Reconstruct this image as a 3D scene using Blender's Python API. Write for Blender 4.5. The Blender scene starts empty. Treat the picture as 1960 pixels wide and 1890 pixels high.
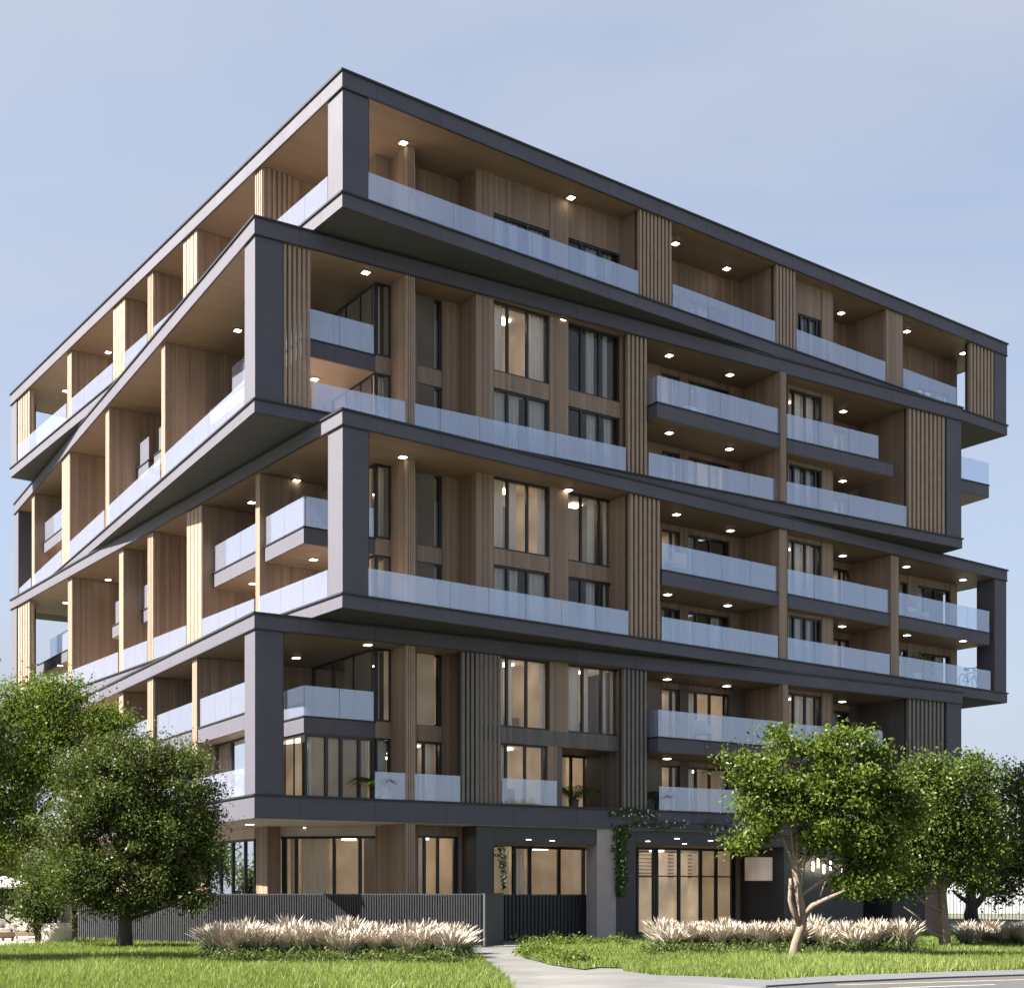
import bpy, math, random
import numpy as np
from mathutils import Vector
random.seed(7); rng = np.random.default_rng(11)
S = bpy.context.scene; COL = S.collection
R = math.radians
F = 2600.0; EYE = 1.7; HY = 1710.0          # focal length in survey pixels, eye height, horizon row

# ------------------------------------------------------------------ helpers
def at(x, y, Y):                              # survey pixel at depth Y -> world point
    return Vector(((x-980)/F*Y, Y, EYE+(HY-y)/F*Y))
def gnd(x, y):                                # survey pixel on the ground plane
    Y = EYE*F/(y-HY); return ((x-980)/F*Y, Y)

class Fr:                                     # a horizontal frame: u along the right-hand front, v along the left-hand front
    def __init__(s, ox, oy, deg):
        s.o = (ox, oy); a = R(deg); s.p = (math.cos(a), math.sin(a)); s.q = (-math.sin(a), math.cos(a))
    def P(s, u, v, z): return (s.o[0]+u*s.p[0]+v*s.q[0], s.o[1]+u*s.p[1]+v*s.q[1], z)
    def u(s, x, v):
        k = (x-980)/F
        return (k*(s.o[1]+v*s.q[1]) - s.o[0]-v*s.q[0])/(s.p[0]-k*s.p[1])
    def v(s, x, u):
        k = (x-980)/F
        return (k*(s.o[1]+u*s.p[1]) - s.o[0]-u*s.p[0])/(s.q[0]-k*s.q[1])
    def uv(s, X, Y):
        dx, dy = X-s.o[0], Y-s.o[1]
        return dx*s.p[0]+dy*s.p[1], dx*s.q[0]+dy*s.q[1]
CORE = Fr(-4.75, 47.2, 33.9)
BA = Fr((655-980)/F*43.33, 43.33, 36.65)      # first and third boxes from the top
BB = Fr((487-980)/F*43.8, 43.8, 31.2)         # second and fourth

class MB:
    def __init__(s): s.v = []; s.f = []
    def quad(s, a, b, c, d):
        n = len(s.v); s.v += [a, b, c, d]; s.f.append((n, n+1, n+2, n+3)); return s
    def poly(s, pts):
        n = len(s.v); s.v += list(pts); s.f.append(tuple(range(n, n+len(pts)))); return s
    def hexa(s, b, t):                        # bottom ring, top ring
        n = len(s.v); m = len(b); s.v += list(b)+list(t)
        s.f.append(tuple(range(n+m-1, n-1, -1))); s.f.append(tuple(range(n+m, n+2*m)))
        for i in range(m):
            j = (i+1) % m; s.f.append((n+i, n+j, n+m+j, n+m+i))
        return s
    def box(s, fr, u0, u1, v0, v1, z0, z1):
        if u0 > u1: u0, u1 = u1, u0
        if v0 > v1: v0, v1 = v1, v0
        r = [(u0, v0), (u1, v0), (u1, v1), (u0, v1)]
        return s.hexa([fr.P(a, b, z0) for a, b in r], [fr.P(a, b, z1) for a, b in r])
    def tube(s, pts, rad, n=8, cap=True):
        pts = [Vector(p) for p in pts]; rings = []
        if not isinstance(rad, (list, tuple)): rad = [rad]*len(pts)
        ref = Vector((0.31, 0.17, 0.93))
        for i, p in enumerate(pts):
            d = (pts[min(i+1, len(pts)-1)]-pts[max(i-1, 0)]).normalized()
            if abs(d.dot(ref)) > .97: ref = Vector((1, 0, 0))
            a = d.cross(ref).normalized(); b = d.cross(a)
            rings.append(len(s.v))
            for k in range(n):
                t = 2*math.pi*k/n; q = p+(a*math.cos(t)+b*math.sin(t))*rad[i]; s.v.append(tuple(q))
        for i in range(len(pts)-1):
            for k in range(n):
                l = (k+1) % n
                s.f.append((rings[i]+k, rings[i]+l, rings[i+1]+l, rings[i+1]+k))
        if cap:
            s.f.append(tuple(rings[0]+k for k in range(n-1, -1, -1))); s.f.append(tuple(rings[-1]+k for k in range(n)))
        return s
    def lathe(s, c, prof, n=20):              # prof: (radius, z) from the bottom
        k0 = len(s.v)
        for r, z in prof:
            for i in range(n):
                t = 2*math.pi*i/n; s.v.append((c[0]+r*math.cos(t), c[1]+r*math.sin(t), c[2]+z))
        for j in range(len(prof)-1):
            for i in range(n):
                l = (i+1) % n; a = k0+j*n
                s.f.append((a+i, a+l, a+n+l, a+n+i))
        s.f.append(tuple(k0+i for i in range(n-1, -1, -1))); s.f.append(tuple(k0+(len(prof)-1)*n+i for i in range(n)))
        return s
    def build(s, name, mat, parent=None, smooth=False, bevel=0):
        off = root_loc(parent)
        me = bpy.data.meshes.new(name)
        me.from_pydata([(v[0]-off[0], v[1]-off[1], v[2]-off[2]) for v in s.v], [], s.f)
        if smooth: me.polygons.foreach_set('use_smooth', [True]*len(me.polygons))
        me.materials.append(mat); me.update()
        o = bpy.data.objects.new(name, me); COL.objects.link(o)
        if parent: o.parent = parent
        if bevel:
            b = o.modifiers.new('bevel', 'BEVEL'); b.width = bevel; b.segments = 2; b.limit_method = 'ANGLE'
        return o
def root_loc(o):
    t = Vector((0, 0, 0))
    while o is not None: t = t+Vector(o.location); o = o.parent
    return t
def np_mesh(name, verts, nper, mat, parent=None, attr=None):   # many equal polygons at once
    off = root_loc(parent); verts = verts-np.array(off)
    nf = len(verts)//nper
    me = bpy.data.meshes.new(name)
    me.vertices.add(len(verts)); me.vertices.foreach_set('co', verts.astype(np.float32).ravel())
    me.loops.add(len(verts)); me.loops.foreach_set('vertex_index', np.arange(len(verts), dtype=np.int32))
    me.polygons.add(nf)
    me.polygons.foreach_set('loop_start', np.arange(0, len(verts), nper, dtype=np.int32))
    me.polygons.foreach_set('loop_total', np.full(nf, nper, dtype=np.int32))
    if attr is not None:
        a = me.attributes.new('tone', 'FLOAT', 'FACE'); a.data.foreach_set('value', attr.astype(np.float32))
    me.update(calc_edges=True); me.materials.append(mat)
    o = bpy.data.objects.new(name, me); COL.objects.link(o)
    if parent: o.parent = parent
    return o
def thing(name, label, cat, loc=(0, 0, 0), group=None):
    o = bpy.data.objects.new(name, None); COL.objects.link(o); o.location = loc; o.empty_display_size = .3
    return tag(o, label, cat, group)
def tag(o, label=None, cat=None, group=None, kind=None):
    if label: o['label'] = label
    if cat: o['category'] = cat
    if group: o['group'] = group
    if kind: o['kind'] = kind
    return o

# ------------------------------------------------------------------ materials
class NT:
    def __init__(s, name):
        s.m = bpy.data.materials.new(name); s.m.use_nodes = True; s.t = s.m.node_tree; s.t.nodes.clear()
        s.out = s.n('ShaderNodeOutputMaterial')
    def n(s, typ, **kw):
        nd = s.t.nodes.new(typ)
        for k, v in kw.items():
            if k.startswith('i_'):
                nd.inputs[k[2:].replace('_', ' ')].default_value = v
            else: setattr(nd, k, v)
        return nd
    def l(s, a, b): s.t.links.new(a, b); return s
    def fin(s, sh): s.l(sh, s.out.inputs[0]); return s.m
    def math(s, op, a, b=None):
        nd = s.n('ShaderNodeMath', operation=op)
        for i, q in enumerate((a, b)):
            if q is None: continue
            if isinstance(q, (int, float)): nd.inputs[i].default_value = q
            else: s.l(q, nd.inputs[i])
        return nd.outputs[0]
    def mixc(s, fac, a, b, mode='MIX'):
        nd = s.n('ShaderNodeMix', data_type='RGBA', blend_type=mode)
        for i, q in ((0, fac), (6, a), (7, b)):
            if isinstance(q, (int, float)): nd.inputs[i].default_value = q
            elif isinstance(q, tuple): nd.inputs[i].default_value = (*q, 1)
            else: s.l(q, nd.inputs[i])
        return nd.outputs[2]
def c4(c): return (c[0], c[1], c[2], 1)
def noise(b, vec, scale, detail=3):
    n = b.n('ShaderNodeTexNoise'); n.inputs['Scale'].default_value = scale; n.inputs['Detail'].default_value = detail
    if vec is not None: b.l(vec, n.inputs['Vector'])
    return n.outputs['Fac']
def plain(name, col, rough=.6, metal=0, var=.12, scale=1.5, bump=0, spec=.5, ior=1.5):
    b = NT(name); p = b.n('ShaderNodeBsdfPrincipled'); tc = b.n('ShaderNodeTexCoord')
    f = noise(b, tc.outputs['Object'], scale, 5)
    lo = tuple(max(0, c*(1-var)) for c in col); hi = tuple(min(1, c*(1+var)) for c in col)
    b.l(b.mixc(f, lo, hi), p.inputs['Base Color'])
    p.inputs['Roughness'].default_value = rough; p.inputs['Metallic'].default_value = metal
    p.inputs['Specular IOR Level'].default_value = spec; p.inputs['IOR'].default_value = ior
    if bump:
        bp = b.n('ShaderNodeBump'); bp.inputs['Strength'].default_value = bump; bp.inputs['Distance'].default_value = .02
        b.l(noise(b, tc.outputs['Object'], scale*12, 4), bp.inputs['Height']); b.l(bp.outputs[0], p.inputs['Normal'])
    return b.fin(p.outputs[0])
def planks(name, col, width=.14, var=.22, along='z', rough=.55, groove=.6):
    b = NT(name); p = b.n('ShaderNodeBsdfPrincipled'); tc = b.n('ShaderNodeTexCoord')
    dot = b.n('ShaderNodeVectorMath', operation='DOT_PRODUCT'); b.l(tc.outputs['Object'], dot.inputs[0])
    k = (CORE.p[0]+CORE.q[0], CORE.p[1]+CORE.q[1], 0) if along == 'z' else (CORE.q[0], CORE.q[1], 0)
    dot.inputs[1].default_value = k
    s = b.math('DIVIDE', dot.outputs['Value'], width)
    fl = b.math('FLOOR', s); fr = b.math('FRACT', s)
    wn = b.n('ShaderNodeTexWhiteNoise', noise_dimensions='1D'); b.l(fl, wn.inputs['W'])
    mp = b.n('ShaderNodeMapping'); b.l(tc.outputs['Object'], mp.inputs[0])
    mp.inputs['Scale'].default_value = (9, 9, .6) if along == 'z' else (.6, 9, 9)
    g = noise(b, mp.outputs[0], 2.0, 5)
    t = b.math('ADD', b.math('MULTIPLY', wn.outputs['Value'], .65), b.math('MULTIPLY', g, .5))
    lo = tuple(c*(1-var) for c in col); hi = tuple(c*(1+var) for c in col)
    b.l(b.mixc(t, lo, hi), p.inputs['Base Color']); p.inputs['Roughness'].default_value = rough
    edge = b.math('MINIMUM', fr, b.math('SUBTRACT', 1.0, fr))
    h = b.math('MINIMUM', b.math('MULTIPLY', edge, 8.0), 1.0)
    bp = b.n('ShaderNodeBump'); bp.inputs['Strength'].default_value = groove; bp.inputs['Distance'].default_value = .02
    b.l(h, bp.inputs['Height']); b.l(bp.outputs[0], p.inputs['Normal'])
    return b.fin(p.outputs[0])
def emit(name, col, st):
    b = NT(name); e = b.n('ShaderNodeEmission'); e.inputs[0].default_value = c4(col); e.inputs[1].default_value = st
    return b.fin(e.outputs[0])
def room_mat(name, col, glow, glowcol=(1, .78, .52)):         # surface that glows by itself, standing in for lamplight
    b = NT(name); p = b.n('ShaderNodeBsdfPrincipled'); tc = b.n('ShaderNodeTexCoord')
    f = noise(b, tc.outputs['Object'], .9, 2)
    p.inputs['Roughness'].default_value = .8
    b.l(b.mixc(f, tuple(c*.7 for c in col), col), p.inputs['Base Color'])
    p.inputs['Emission Color'].default_value = c4(glowcol)
    b.l(b.math('MULTIPLY', f, glow*2), p.inputs['Emission Strength'])
    return b.fin(p.outputs[0])
def leafmat(name, lo, hi, trans=.35):
    b = NT(name); at_ = b.n('ShaderNodeAttribute', attribute_name='tone')
    col = b.mixc(at_.outputs['Fac'], lo, hi)
    d = b.n('ShaderNodeBsdfPrincipled'); d.inputs['Roughness'].default_value = .45
    d.inputs['Specular IOR Level'].default_value = .14
    b.l(col, d.inputs['Base Color'])
    t = b.n('ShaderNodeBsdfTranslucent'); b.l(b.mixc(.6, col, (hi[0]*1.6, hi[1]*1.7, hi[2]*.7)), t.inputs[0])
    m = b.n('ShaderNodeMixShader'); m.inputs[0].default_value = trans
    b.l(d.outputs[0], m.inputs[1]); b.l(t.outputs[0], m.inputs[2])
    return b.fin(m.outputs[0])
def cladding():                                               # satin charcoal sheets with fine upright joints and faint rain streaks
    b = NT('charcoal metal cladding'); p = b.n('ShaderNodeBsdfPrincipled'); tc = b.n('ShaderNodeTexCoord')
    dot = b.n('ShaderNodeVectorMath', operation='DOT_PRODUCT'); b.l(tc.outputs['Object'], dot.inputs[0])
    dot.inputs[1].default_value = (CORE.p[0]+CORE.q[0], CORE.p[1]+CORE.q[1], 0)
    s = b.math('DIVIDE', dot.outputs['Value'], 2.6); fr = b.math('FRACT', s); wn = b.n('ShaderNodeTexWhiteNoise', noise_dimensions='1D'); b.l(b.math('FLOOR', s), wn.inputs['W'])
    mp_ = b.n('ShaderNodeMapping'); mp_.inputs['Scale'].default_value = (2.5, 2.5, .25); b.l(tc.outputs['Object'], mp_.inputs[0])
    t = b.math('ADD', b.math('MULTIPLY', wn.outputs['Value'], .45), b.math('MULTIPLY', noise(b, mp_.outputs[0], 1.5, 6), .7))
    col = b.mixc(t, (.030, .026, .046), (.046, .041, .064))
    j = b.math('GREATER_THAN', b.math('MINIMUM', fr, b.math('SUBTRACT', 1.0, fr)), .007)
    b.l(b.mixc(j, (.012, .011, .014), col), p.inputs['Base Color'])
    b.l(b.math('ADD', .66, b.math('MULTIPLY', noise(b, tc.outputs['Object'], .7, 4), .22)), p.inputs['Roughness'])
    p.inputs['Specular IOR Level'].default_value = .9; p.inputs['IOR'].default_value = 1.6
    return b.fin(p.outputs[0])
def paving():                                                 # poured slabs with sawn joints and stains
    b = NT('pale concrete paving'); p = b.n('ShaderNodeBsdfPrincipled'); tc = b.n('ShaderNodeTexCoord'); p.inputs['Roughness'].default_value = .85
    br = b.n('ShaderNodeTexBrick'); br.offset = 0; br.inputs['Scale'].default_value = 1; br.inputs['Mortar Size'].default_value = .008; br.inputs['Brick Width'].default_value = 1.5; br.inputs['Row Height'].default_value = 1.5
    br.inputs['Color1'].default_value = (.118, .116, .11, 1); br.inputs['Color2'].default_value = (.132, .129, .123, 1); br.inputs['Mortar'].default_value = (.06, .058, .055, 1)
    mpp = b.n('ShaderNodeMapping'); mpp.inputs['Rotation'].default_value = (0, 0, .45); b.l(tc.outputs['Object'], mpp.inputs[0]); b.l(mpp.outputs[0], br.inputs[0])
    f = noise(b, tc.outputs['Object'], .55, 8); mr = b.n('ShaderNodeMapRange'); mr.inputs[1].default_value = .35; mr.inputs[2].default_value = .7; mr.inputs[3].default_value = .72; mr.inputs[4].default_value = 1.08
    b.l(f, mr.inputs[0]); b.l(b.mixc(1.0, br.outputs[0], mr.outputs[0], 'MULTIPLY'), p.inputs['Base Color'])
    bp = b.n('ShaderNodeBump'); bp.inputs['Strength'].default_value = .15; bp.inputs['Distance'].default_value = .01; b.l(noise(b, tc.outputs['Object'], 30, 4), bp.inputs['Height']); b.l(bp.outputs[0], p.inputs['Normal'])
    return b.fin(p.outputs[0])
def pane_mat():
    b = NT('window glass'); g = b.n('ShaderNodeBsdfGlossy'); g.inputs['Roughness'].default_value = .015
    g.inputs[0].default_value = (.9, .95, 1, 1)
    t = b.n('ShaderNodeBsdfTransparent'); t.inputs[0].default_value = (.88, .89, .89, 1)
    fr = b.n('ShaderNodeFresnel'); fr.inputs[0].default_value = 1.5
    m = b.n('ShaderNodeMixShader'); b.l(b.math('MULTIPLY', fr.outputs[0], 1.0), m.inputs[0])
    b.l(t.outputs[0], m.inputs[1]); b.l(g.outputs[0], m.inputs[2]); return b.fin(m.outputs[0])
def curtain_mat():
    b = NT('pale curtain cloth'); d = b.n('ShaderNodeBsdfDiffuse'); d.inputs[0].default_value = (.88, .86, .83, 1)
    t = b.n('ShaderNodeBsdfTranslucent'); t.inputs[0].default_value = (.86, .80, .72, 1); m = b.n('ShaderNodeMixShader'); m.inputs[0].default_value = .28
    b.l(d.outputs[0], m.inputs[1]); b.l(t.outputs[0], m.inputs[2]); return b.fin(m.outputs[0])
def rail_mat():                                               # laminated glass with a milky interlayer
    b = NT('milky balustrade glass')
    d = b.n('ShaderNodeBsdfDiffuse'); d.inputs[0].default_value = (.74, .73, .86, 1)
    tl = b.n('ShaderNodeBsdfTranslucent'); tl.inputs[0].default_value = (.74, .73, .86, 1)
    milk = b.n('ShaderNodeMixShader'); milk.inputs[0].default_value = .3
    b.l(d.outputs[0], milk.inputs[1]); b.l(tl.outputs[0], milk.inputs[2])
    t = b.n('ShaderNodeBsdfTransparent'); t.inputs[0].default_value = (.86, .92, .98, 1)
    g = b.n('ShaderNodeBsdfGlossy'); g.inputs['Roughness'].default_value = .03
    g.inputs[0].default_value = (.82, .89, 1, 1)
    a = b.n('ShaderNodeMixShader'); a.inputs[0].default_value = .84
    b.l(milk.outputs[0], a.inputs[1]); b.l(t.outputs[0], a.inputs[2])
    m = b.n('ShaderNodeMixShader'); m.inputs[0].default_value = .2
    b.l(a.outputs[0], m.inputs[1]); b.l(g.outputs[0], m.inputs[2]); return b.fin(m.outputs[0])
M = dict(
    panel=cladding(),
    black=plain('black flashing', (.012, .012, .016), rough=.5),
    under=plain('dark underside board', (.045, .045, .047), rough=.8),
    wood=planks('brown timber cladding', (.215, .146, .103), var=.34),
    wood_shaded=planks('shaded timber cladding', (.105, .088, .08), var=.3),  # darker grey copy of the timber, shade of the lowest box painted in
    slat_shaded=plain('shaded timber slats', (.15, .13, .12), rough=.6, var=.25, scale=3),  # slats likewise greyed to carry the shade in their colour
    slat=plain('brown timber slats', (.28, .20, .145), rough=.55, var=.25, scale=3),
    ceil=planks('brown timber ceiling', (.185, .124, .083), width=.3, var=.1, along='q', groove=.15),
    frame=plain('black window frame', (.016, .018, .022), rough=.4),
    pane=pane_mat(), rail=rail_mat(),
    curtain=curtain_mat(),
    backlight=emit('added room backlight', (1, .86, .66), 2.1),  # added emitter that brightens curtains and rooms from inside
    lamp=emit('lit downlight', (1, .90, .76), 2.6),
    warm=room_mat('room with glowing walls', (.50, .38, .27), .036),  # lamplight is put into the walls as emission
    mid=room_mat('dim room with glowing walls', (.38, .29, .22), .014),
    dark=room_mat('dark room with faint wall glow', (.09, .08, .075), .003),  # a trace of glow is put into these walls too
    beige=plain('beige plaster', (.52, .44, .38), rough=.8, var=.1, scale=1, bump=.1),
    concrete=plain('entrance post render', (.36, .31, .30), rough=.8, var=.15, scale=1.2, bump=.1),
    graphite=plain('graphite wall', (.045, .046, .05), rough=.6, var=.12),
    fence=plain('graphite fence slats', (.032, .033, .037), rough=.5, var=.25, scale=4),
    path=paving(),
    road=plain('asphalt', (.055, .055, .06), rough=.85, var=.25, scale=4, bump=.3),
    kerb=plain('kerb concrete', (.09, .09, .098), rough=.8, var=.2, scale=2, bump=.1),
    white=plain('white road paint', (.34, .34, .33), rough=.7),
    yellow=plain('yellow road paint', (.34, .28, .10), rough=.7),
    soil=plain('lawn soil', (.055, .075, .022), rough=.95, var=.4, scale=1.2, bump=.3),
    far=plain('distant turf', (.085, .09, .055), rough=.95, var=.3, scale=.15),
    bark=plain('pale brown bark', (.20, .15, .115), rough=.9, var=.35, scale=7, bump=.8),
    darkbark=plain('dark bark', (.05, .042, .036), rough=.9, var=.3, scale=7, bump=.8),
    cream=plain('cream plumes', (.40, .345, .28), rough=.9, var=.12, scale=3),
    sage=leafmat('dull green blades', (.03, .05, .015), (.10, .13, .05), .25),
    grass=leafmat('lawn blades', (.07, .105, .024), (.185, .225, .065), .3),
    leaf_fresh=leafmat('fresh green leaves', (.026, .05, .009), (.125, .165, .03), .24),
    leaf_mid=leafmat('mid green leaves', (.024, .044, .009), (.105, .14, .03), .22),
    leaf_dark=leafmat('olive green leaves', (.018, .031, .008), (.10, .125, .034), .2),
    leaf_deep=leafmat('deep green leaves', (.02, .032, .01), (.06, .085, .022), .25),
    petal=plain('white petals', (.8, .8, .76), rough=.8),
    stone=plain('pale stone', (.55, .48, .42), rough=.85, var=.18, scale=2, bump=.2),
    cloth=plain('cream canvas', (.74, .68, .60), rough=.9),
    paleclad=plain('pale distant wall', (.62, .63, .65), rough=.9, var=.04, scale=.3),
    steel=plain('dark steel', (.03, .03, .033), rough=.4, metal=.6),
    rubber=plain('black rubber', (.015, .015, .015), rough=.8),
    whitepaint=plain('white paint', (.8, .8, .8), rough=.35),
    shade=room_mat('fabric lamp shade', (.55, .42, .36), .03),
    lobby=room_mat('glowing lobby timber', (.40, .30, .20), .08),  # lobby lighting is put into the timber as emission
    gap=plain('dark brown backing', (.03, .022, .017), rough=.8),
    bulb=emit('lit bulb', (1, .86, .6), 5),
)

# ------------------------------------------------------------------ the building
BLD = thing('apartment_building', 'stacked apartment building of twisted charcoal framed boxes with timber lined balconies', 'apartment building', (0, 47, 0))
LA, LB = BA.u(1928, 0), BB.u(1842, 0)
WA, WB = BA.v(20, 0), BB.v(27, 0)
BOX = [   # frame, length, width, bottom, floor, mid slab bottom, mid slab top, ceiling, top
    (BA, LA, WA, 23.62, 24.12, None, None, 27.43, 28.02),
    (BB, LB, WB, 17.24, 17.69, 19.83, 20.42, 22.98, 23.58),
    (BA, LA, WA, 10.84, 11.32, 13.50, 14.07, 16.68, 17.20),
    (BB, LB, WB, 4.15, 4.93, 7.13, 7.70, 10.27, 10.80)]
LIP = .05
def ring(fr, L, W, z0, z1, e):                # thin projecting black lip all round
    m = MB()
    m.box(fr, -e, L+e, -e, .02, z0, z1); m.box(fr, -e, L+e, W-.02, W+e, z0, z1)
    m.box(fr, -e, .02, .02, W-.02, z0, z1); m.box(fr, L-.02, L+e, .02, W-.02, z0, z1)
    return m
for (fr, L, W, z0, zf, zm0, zm1, zc, zt) in BOX:
    MB().box(fr, 0, L, 0, W, zc, zt-.07).build('upper_slab', M['panel'], BLD)
    MB().box(fr, 0, L, 0, W, z0, zf-.06).build('floor_slab', M['panel'], BLD)
    ring(fr, L, W, zt-.07, zt, LIP).build('flashing', M['black'], BLD)
    ring(fr, L, W, zf-.06, zf, LIP).build('flashing', M['black'], BLD)
    ring(fr, L, W, zc-.036, zc-.001, .03).build('flashing', M['black'], BLD)
    MB().box(fr, .03, L-.03, .03, W-.03, zt-.07, zt-.03).build('roofing', M['under'], BLD)
    MB().box(fr, .03, L-.03, .03, W-.03, zf-.06, zf-.01).build('floor_finish', M['beige'], BLD)
    MB().box(fr, .03, L-.03, .03, W-.03, zc-.02, zc-.003).build('ceiling', M['ceil'], BLD)
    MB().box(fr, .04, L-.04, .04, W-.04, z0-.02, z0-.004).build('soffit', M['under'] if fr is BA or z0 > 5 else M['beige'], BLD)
    s = .95; e = .03
    for (a, b) in ((e, e), (L-s-e, e), (e, W-s-e)):
        MB().box(fr, a, a+s, b, b+s, zf, zc-.036).build('corner_post', M['panel'], BLD)
        MB().box(fr, a+s, a+s+.06, b+.05, b+s-.05, zf, zc-.036).box(fr, a+.05, a+s-.05, b+s, b+s+.06, zf, zc-.036).build('shadow_gap', M['black'], BLD)

# --- generic pieces
def mp(fr, axis, c):
    return (lambda a, d, z: fr.P(a, c+d, z)) if axis == 'u' else (lambda a, d, z: fr.P(c+d, a, z))
def bar(m, T, a0, a1, d0, d1, z0, z1):
    r = [(a0, d0), (a1, d0), (a1, d1), (a0, d1)]
    m.hexa([T(a, d, z0) for a, d in r], [T(a, d, z1) for a, d in r])
def window(fr, axis, a0, a1, c, z0, z1, mull=(.5,), curtains=((0, .3),), room='dark', depth=2.4, bars=(), parent=None, fw=.07):
    T = mp(fr, axis, c); a0, a1 = min(a0, a1), max(a0, a1); w = a1-a0; m = MB(); g = .003
    a0 += g; a1 -= g; z0 += g; z1 -= g
    bar(m, T, a0, a0+fw, 0, .12, z0, z1); bar(m, T, a1-fw, a1, 0, .12, z0, z1)
    bar(m, T, a0+fw, a1-fw, 0, .12, z0, z0+fw); bar(m, T, a0+fw, a1-fw, 0, .12, z1-fw, z1)
    for f in mull:
        x = a0+w*f; bar(m, T, x-fw*.6, x+fw*.6, .002, .118, z0+fw, z1-fw)
    for f in bars:
        z = z0+(z1-z0)*f; bar(m, T, a0+fw, a1-fw, .02, .1, z-.025, z+.025)
    o = m.build('window', M['frame'], parent or BLD)
    e = fw*.5
    MB().quad(T(a0+e, .06, z0+e), T(a1-e, .06, z0+e), T(a1-e, .06, z1-e), T(a0+e, .06, z1-e)).build('pane', M['pane'], o)
    for (f0, f1) in curtains:
        b0, b1 = a0+w*f0+.03, a0+w*f1-.03; n = max(8, int((b1-b0)*26)); cm = MB()
        ph = random.random()*6
        top = [T(b0+(b1-b0)*i/n, .24+.05*math.sin(i*1.25+ph)+.02*math.sin(i*.5), z1-.02) for i in range(n+1)]
        bot = [T(b0+(b1-b0)*i/n+.01*math.sin(i), .24+.065*math.sin(i*1.25+ph+.15), z0+.02) for i in range(n+1)]
        cm.v = top+bot; cm.f = [(i, i+1, n+2+i, n+1+i) for i in range(n)]
        cm.build('curtain', M['curtain'], o, smooth=True)
    r = MB(); d0 = .35; e = .01; A0, A1, Z0, Z1 = a0+e, a1-e, z0+e, z1-e
    r.quad(T(A0, depth, Z0), T(A1, depth, Z0), T(A1, depth, Z1), T(A0, depth, Z1))
    r.quad(T(A0, d0, Z0), T(A0, depth, Z0), T(A0, depth, Z1), T(A0, d0, Z1))
    r.quad(T(A1, d0, Z0), T(A1, depth, Z0), T(A1, depth, Z1), T(A1, d0, Z1))
    r.quad(T(A0, d0, Z0), T(A1, d0, Z0), T(A1, depth, Z0), T(A0, depth, Z0))
    r.quad(T(A0, d0, Z1), T(A1, d0, Z1), T(A1, depth, Z1), T(A0, depth, Z1))
    r.build('room', M[room], o)
    if room in ('warm', 'mid') and depth > 1.2:
        lm = MB(); am = (A0+A1)/2; dm = depth*.5; bar(lm, T, am-.22, am+.22, dm-.22, dm+.22, Z1-.08, Z1-.02); lm.build('room_backlight', M['backlight'], o)  # emissive plate added to light the curtains from behind
    if depth > 1 and w > .5:                  # cupboards, doors and low furniture deep in the room
        q = random.random(); f0 = random.uniform(.08, .55); f1 = f0+random.uniform(.18, .35); fm = MB()
        if q < .75: bar(fm, T, A0+(A1-A0)*f0, A0+(A1-A0)*f1, depth-.5, depth-.05, Z0+.01, Z0+(Z1-Z0)*random.choice((.38, .62, .86)))
        if q > .35: bar(fm, T, A0+(A1-A0)*max(.02, .62-f0), A0+(A1-A0)*min(.98, .95-f0*.5), depth-1.0, depth-.55, Z0+.01, Z0+(Z1-Z0)*random.uniform(.22, .34))
        fm.build('furniture', random.choice((M['gap'], M['slat'], M['graphite'], M['cloth'])), o)
    return o
def ribs(fr, u0, u1, v, z0, z1, n, depth=.12, backing=True, duty=.55, name='slat_screen', mat='slat'):
    m = MB(); p = (u1-u0)/n
    for i in range(n):
        a = u0+p*(i+(1-duty)/2); m.box(fr, a, a+p*duty, v, v+depth, z0, z1)
    o = m.build(name, M[mat], BLD)
    if backing: MB().box(fr, u0+.01, u1-.01, v+depth+.003, v+depth+.1, z0, z1).build('backing', M['gap'], o)
    return o
def wall(fr, u0, u1, v0, v1, z0, z1, name='timber_wall', mat='wood'):
    return MB().box(fr, u0, u1, v0, v1, z0, z1).build(name, M[mat], BLD)
WALL = wall
def slab(u0, u1, v0, v1, z0, z1, fr=CORE):    # balcony slab
    o = MB().box(fr, u0, u1, v0, v1, z0, z1-.05).build('balcony_slab', M['panel'], BLD)
    MB().box(fr, u0-.03, u1+.03, v0-.03, v1, z1-.05, z1).build('edge_flashing', M['black'], o)
    MB().box(fr, u0+.03, u1-.03, v0+.03, v1-.03, z0-.02, z0-.003).build('slab_lining', M['ceil'], o)
    return o
def rail(fr, u0, u1, v0, v1, z, h=.92):       # one straight run of balustrade glass, 20 mm thick
    m = MB(); a, b = (u0, u1) if u1-u0 > v1-v0 else (v0, v1)
    n = max(1, round((b-a)/1.7)); w = (b-a)/n
    for i in range(n):                        # separate panels with open joints
        c, d = a+i*w+(.009 if i else 0), a+(i+1)*w-(.009 if i < n-1 else 0)
        if u1-u0 > v1-v0: m.box(fr, c, d, v0, v1, z+.002, z+h)
        else: m.box(fr, u0, u1, c, d, z+.002, z+h)
    return m.build('balustrade', M['rail'], BLD)
def railu(fr, xa, xb, v, z, h=.92, ins=0): return rail(fr, fr.u(xa, v)+ins, fr.u(xb, v)-ins, v, v+.02, z, h)
def railv(fr, xa, xb, u, z, h=.92): return rail(fr, u, u+.02, fr.v(xb, u), fr.v(xa, u), z, h)

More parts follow.
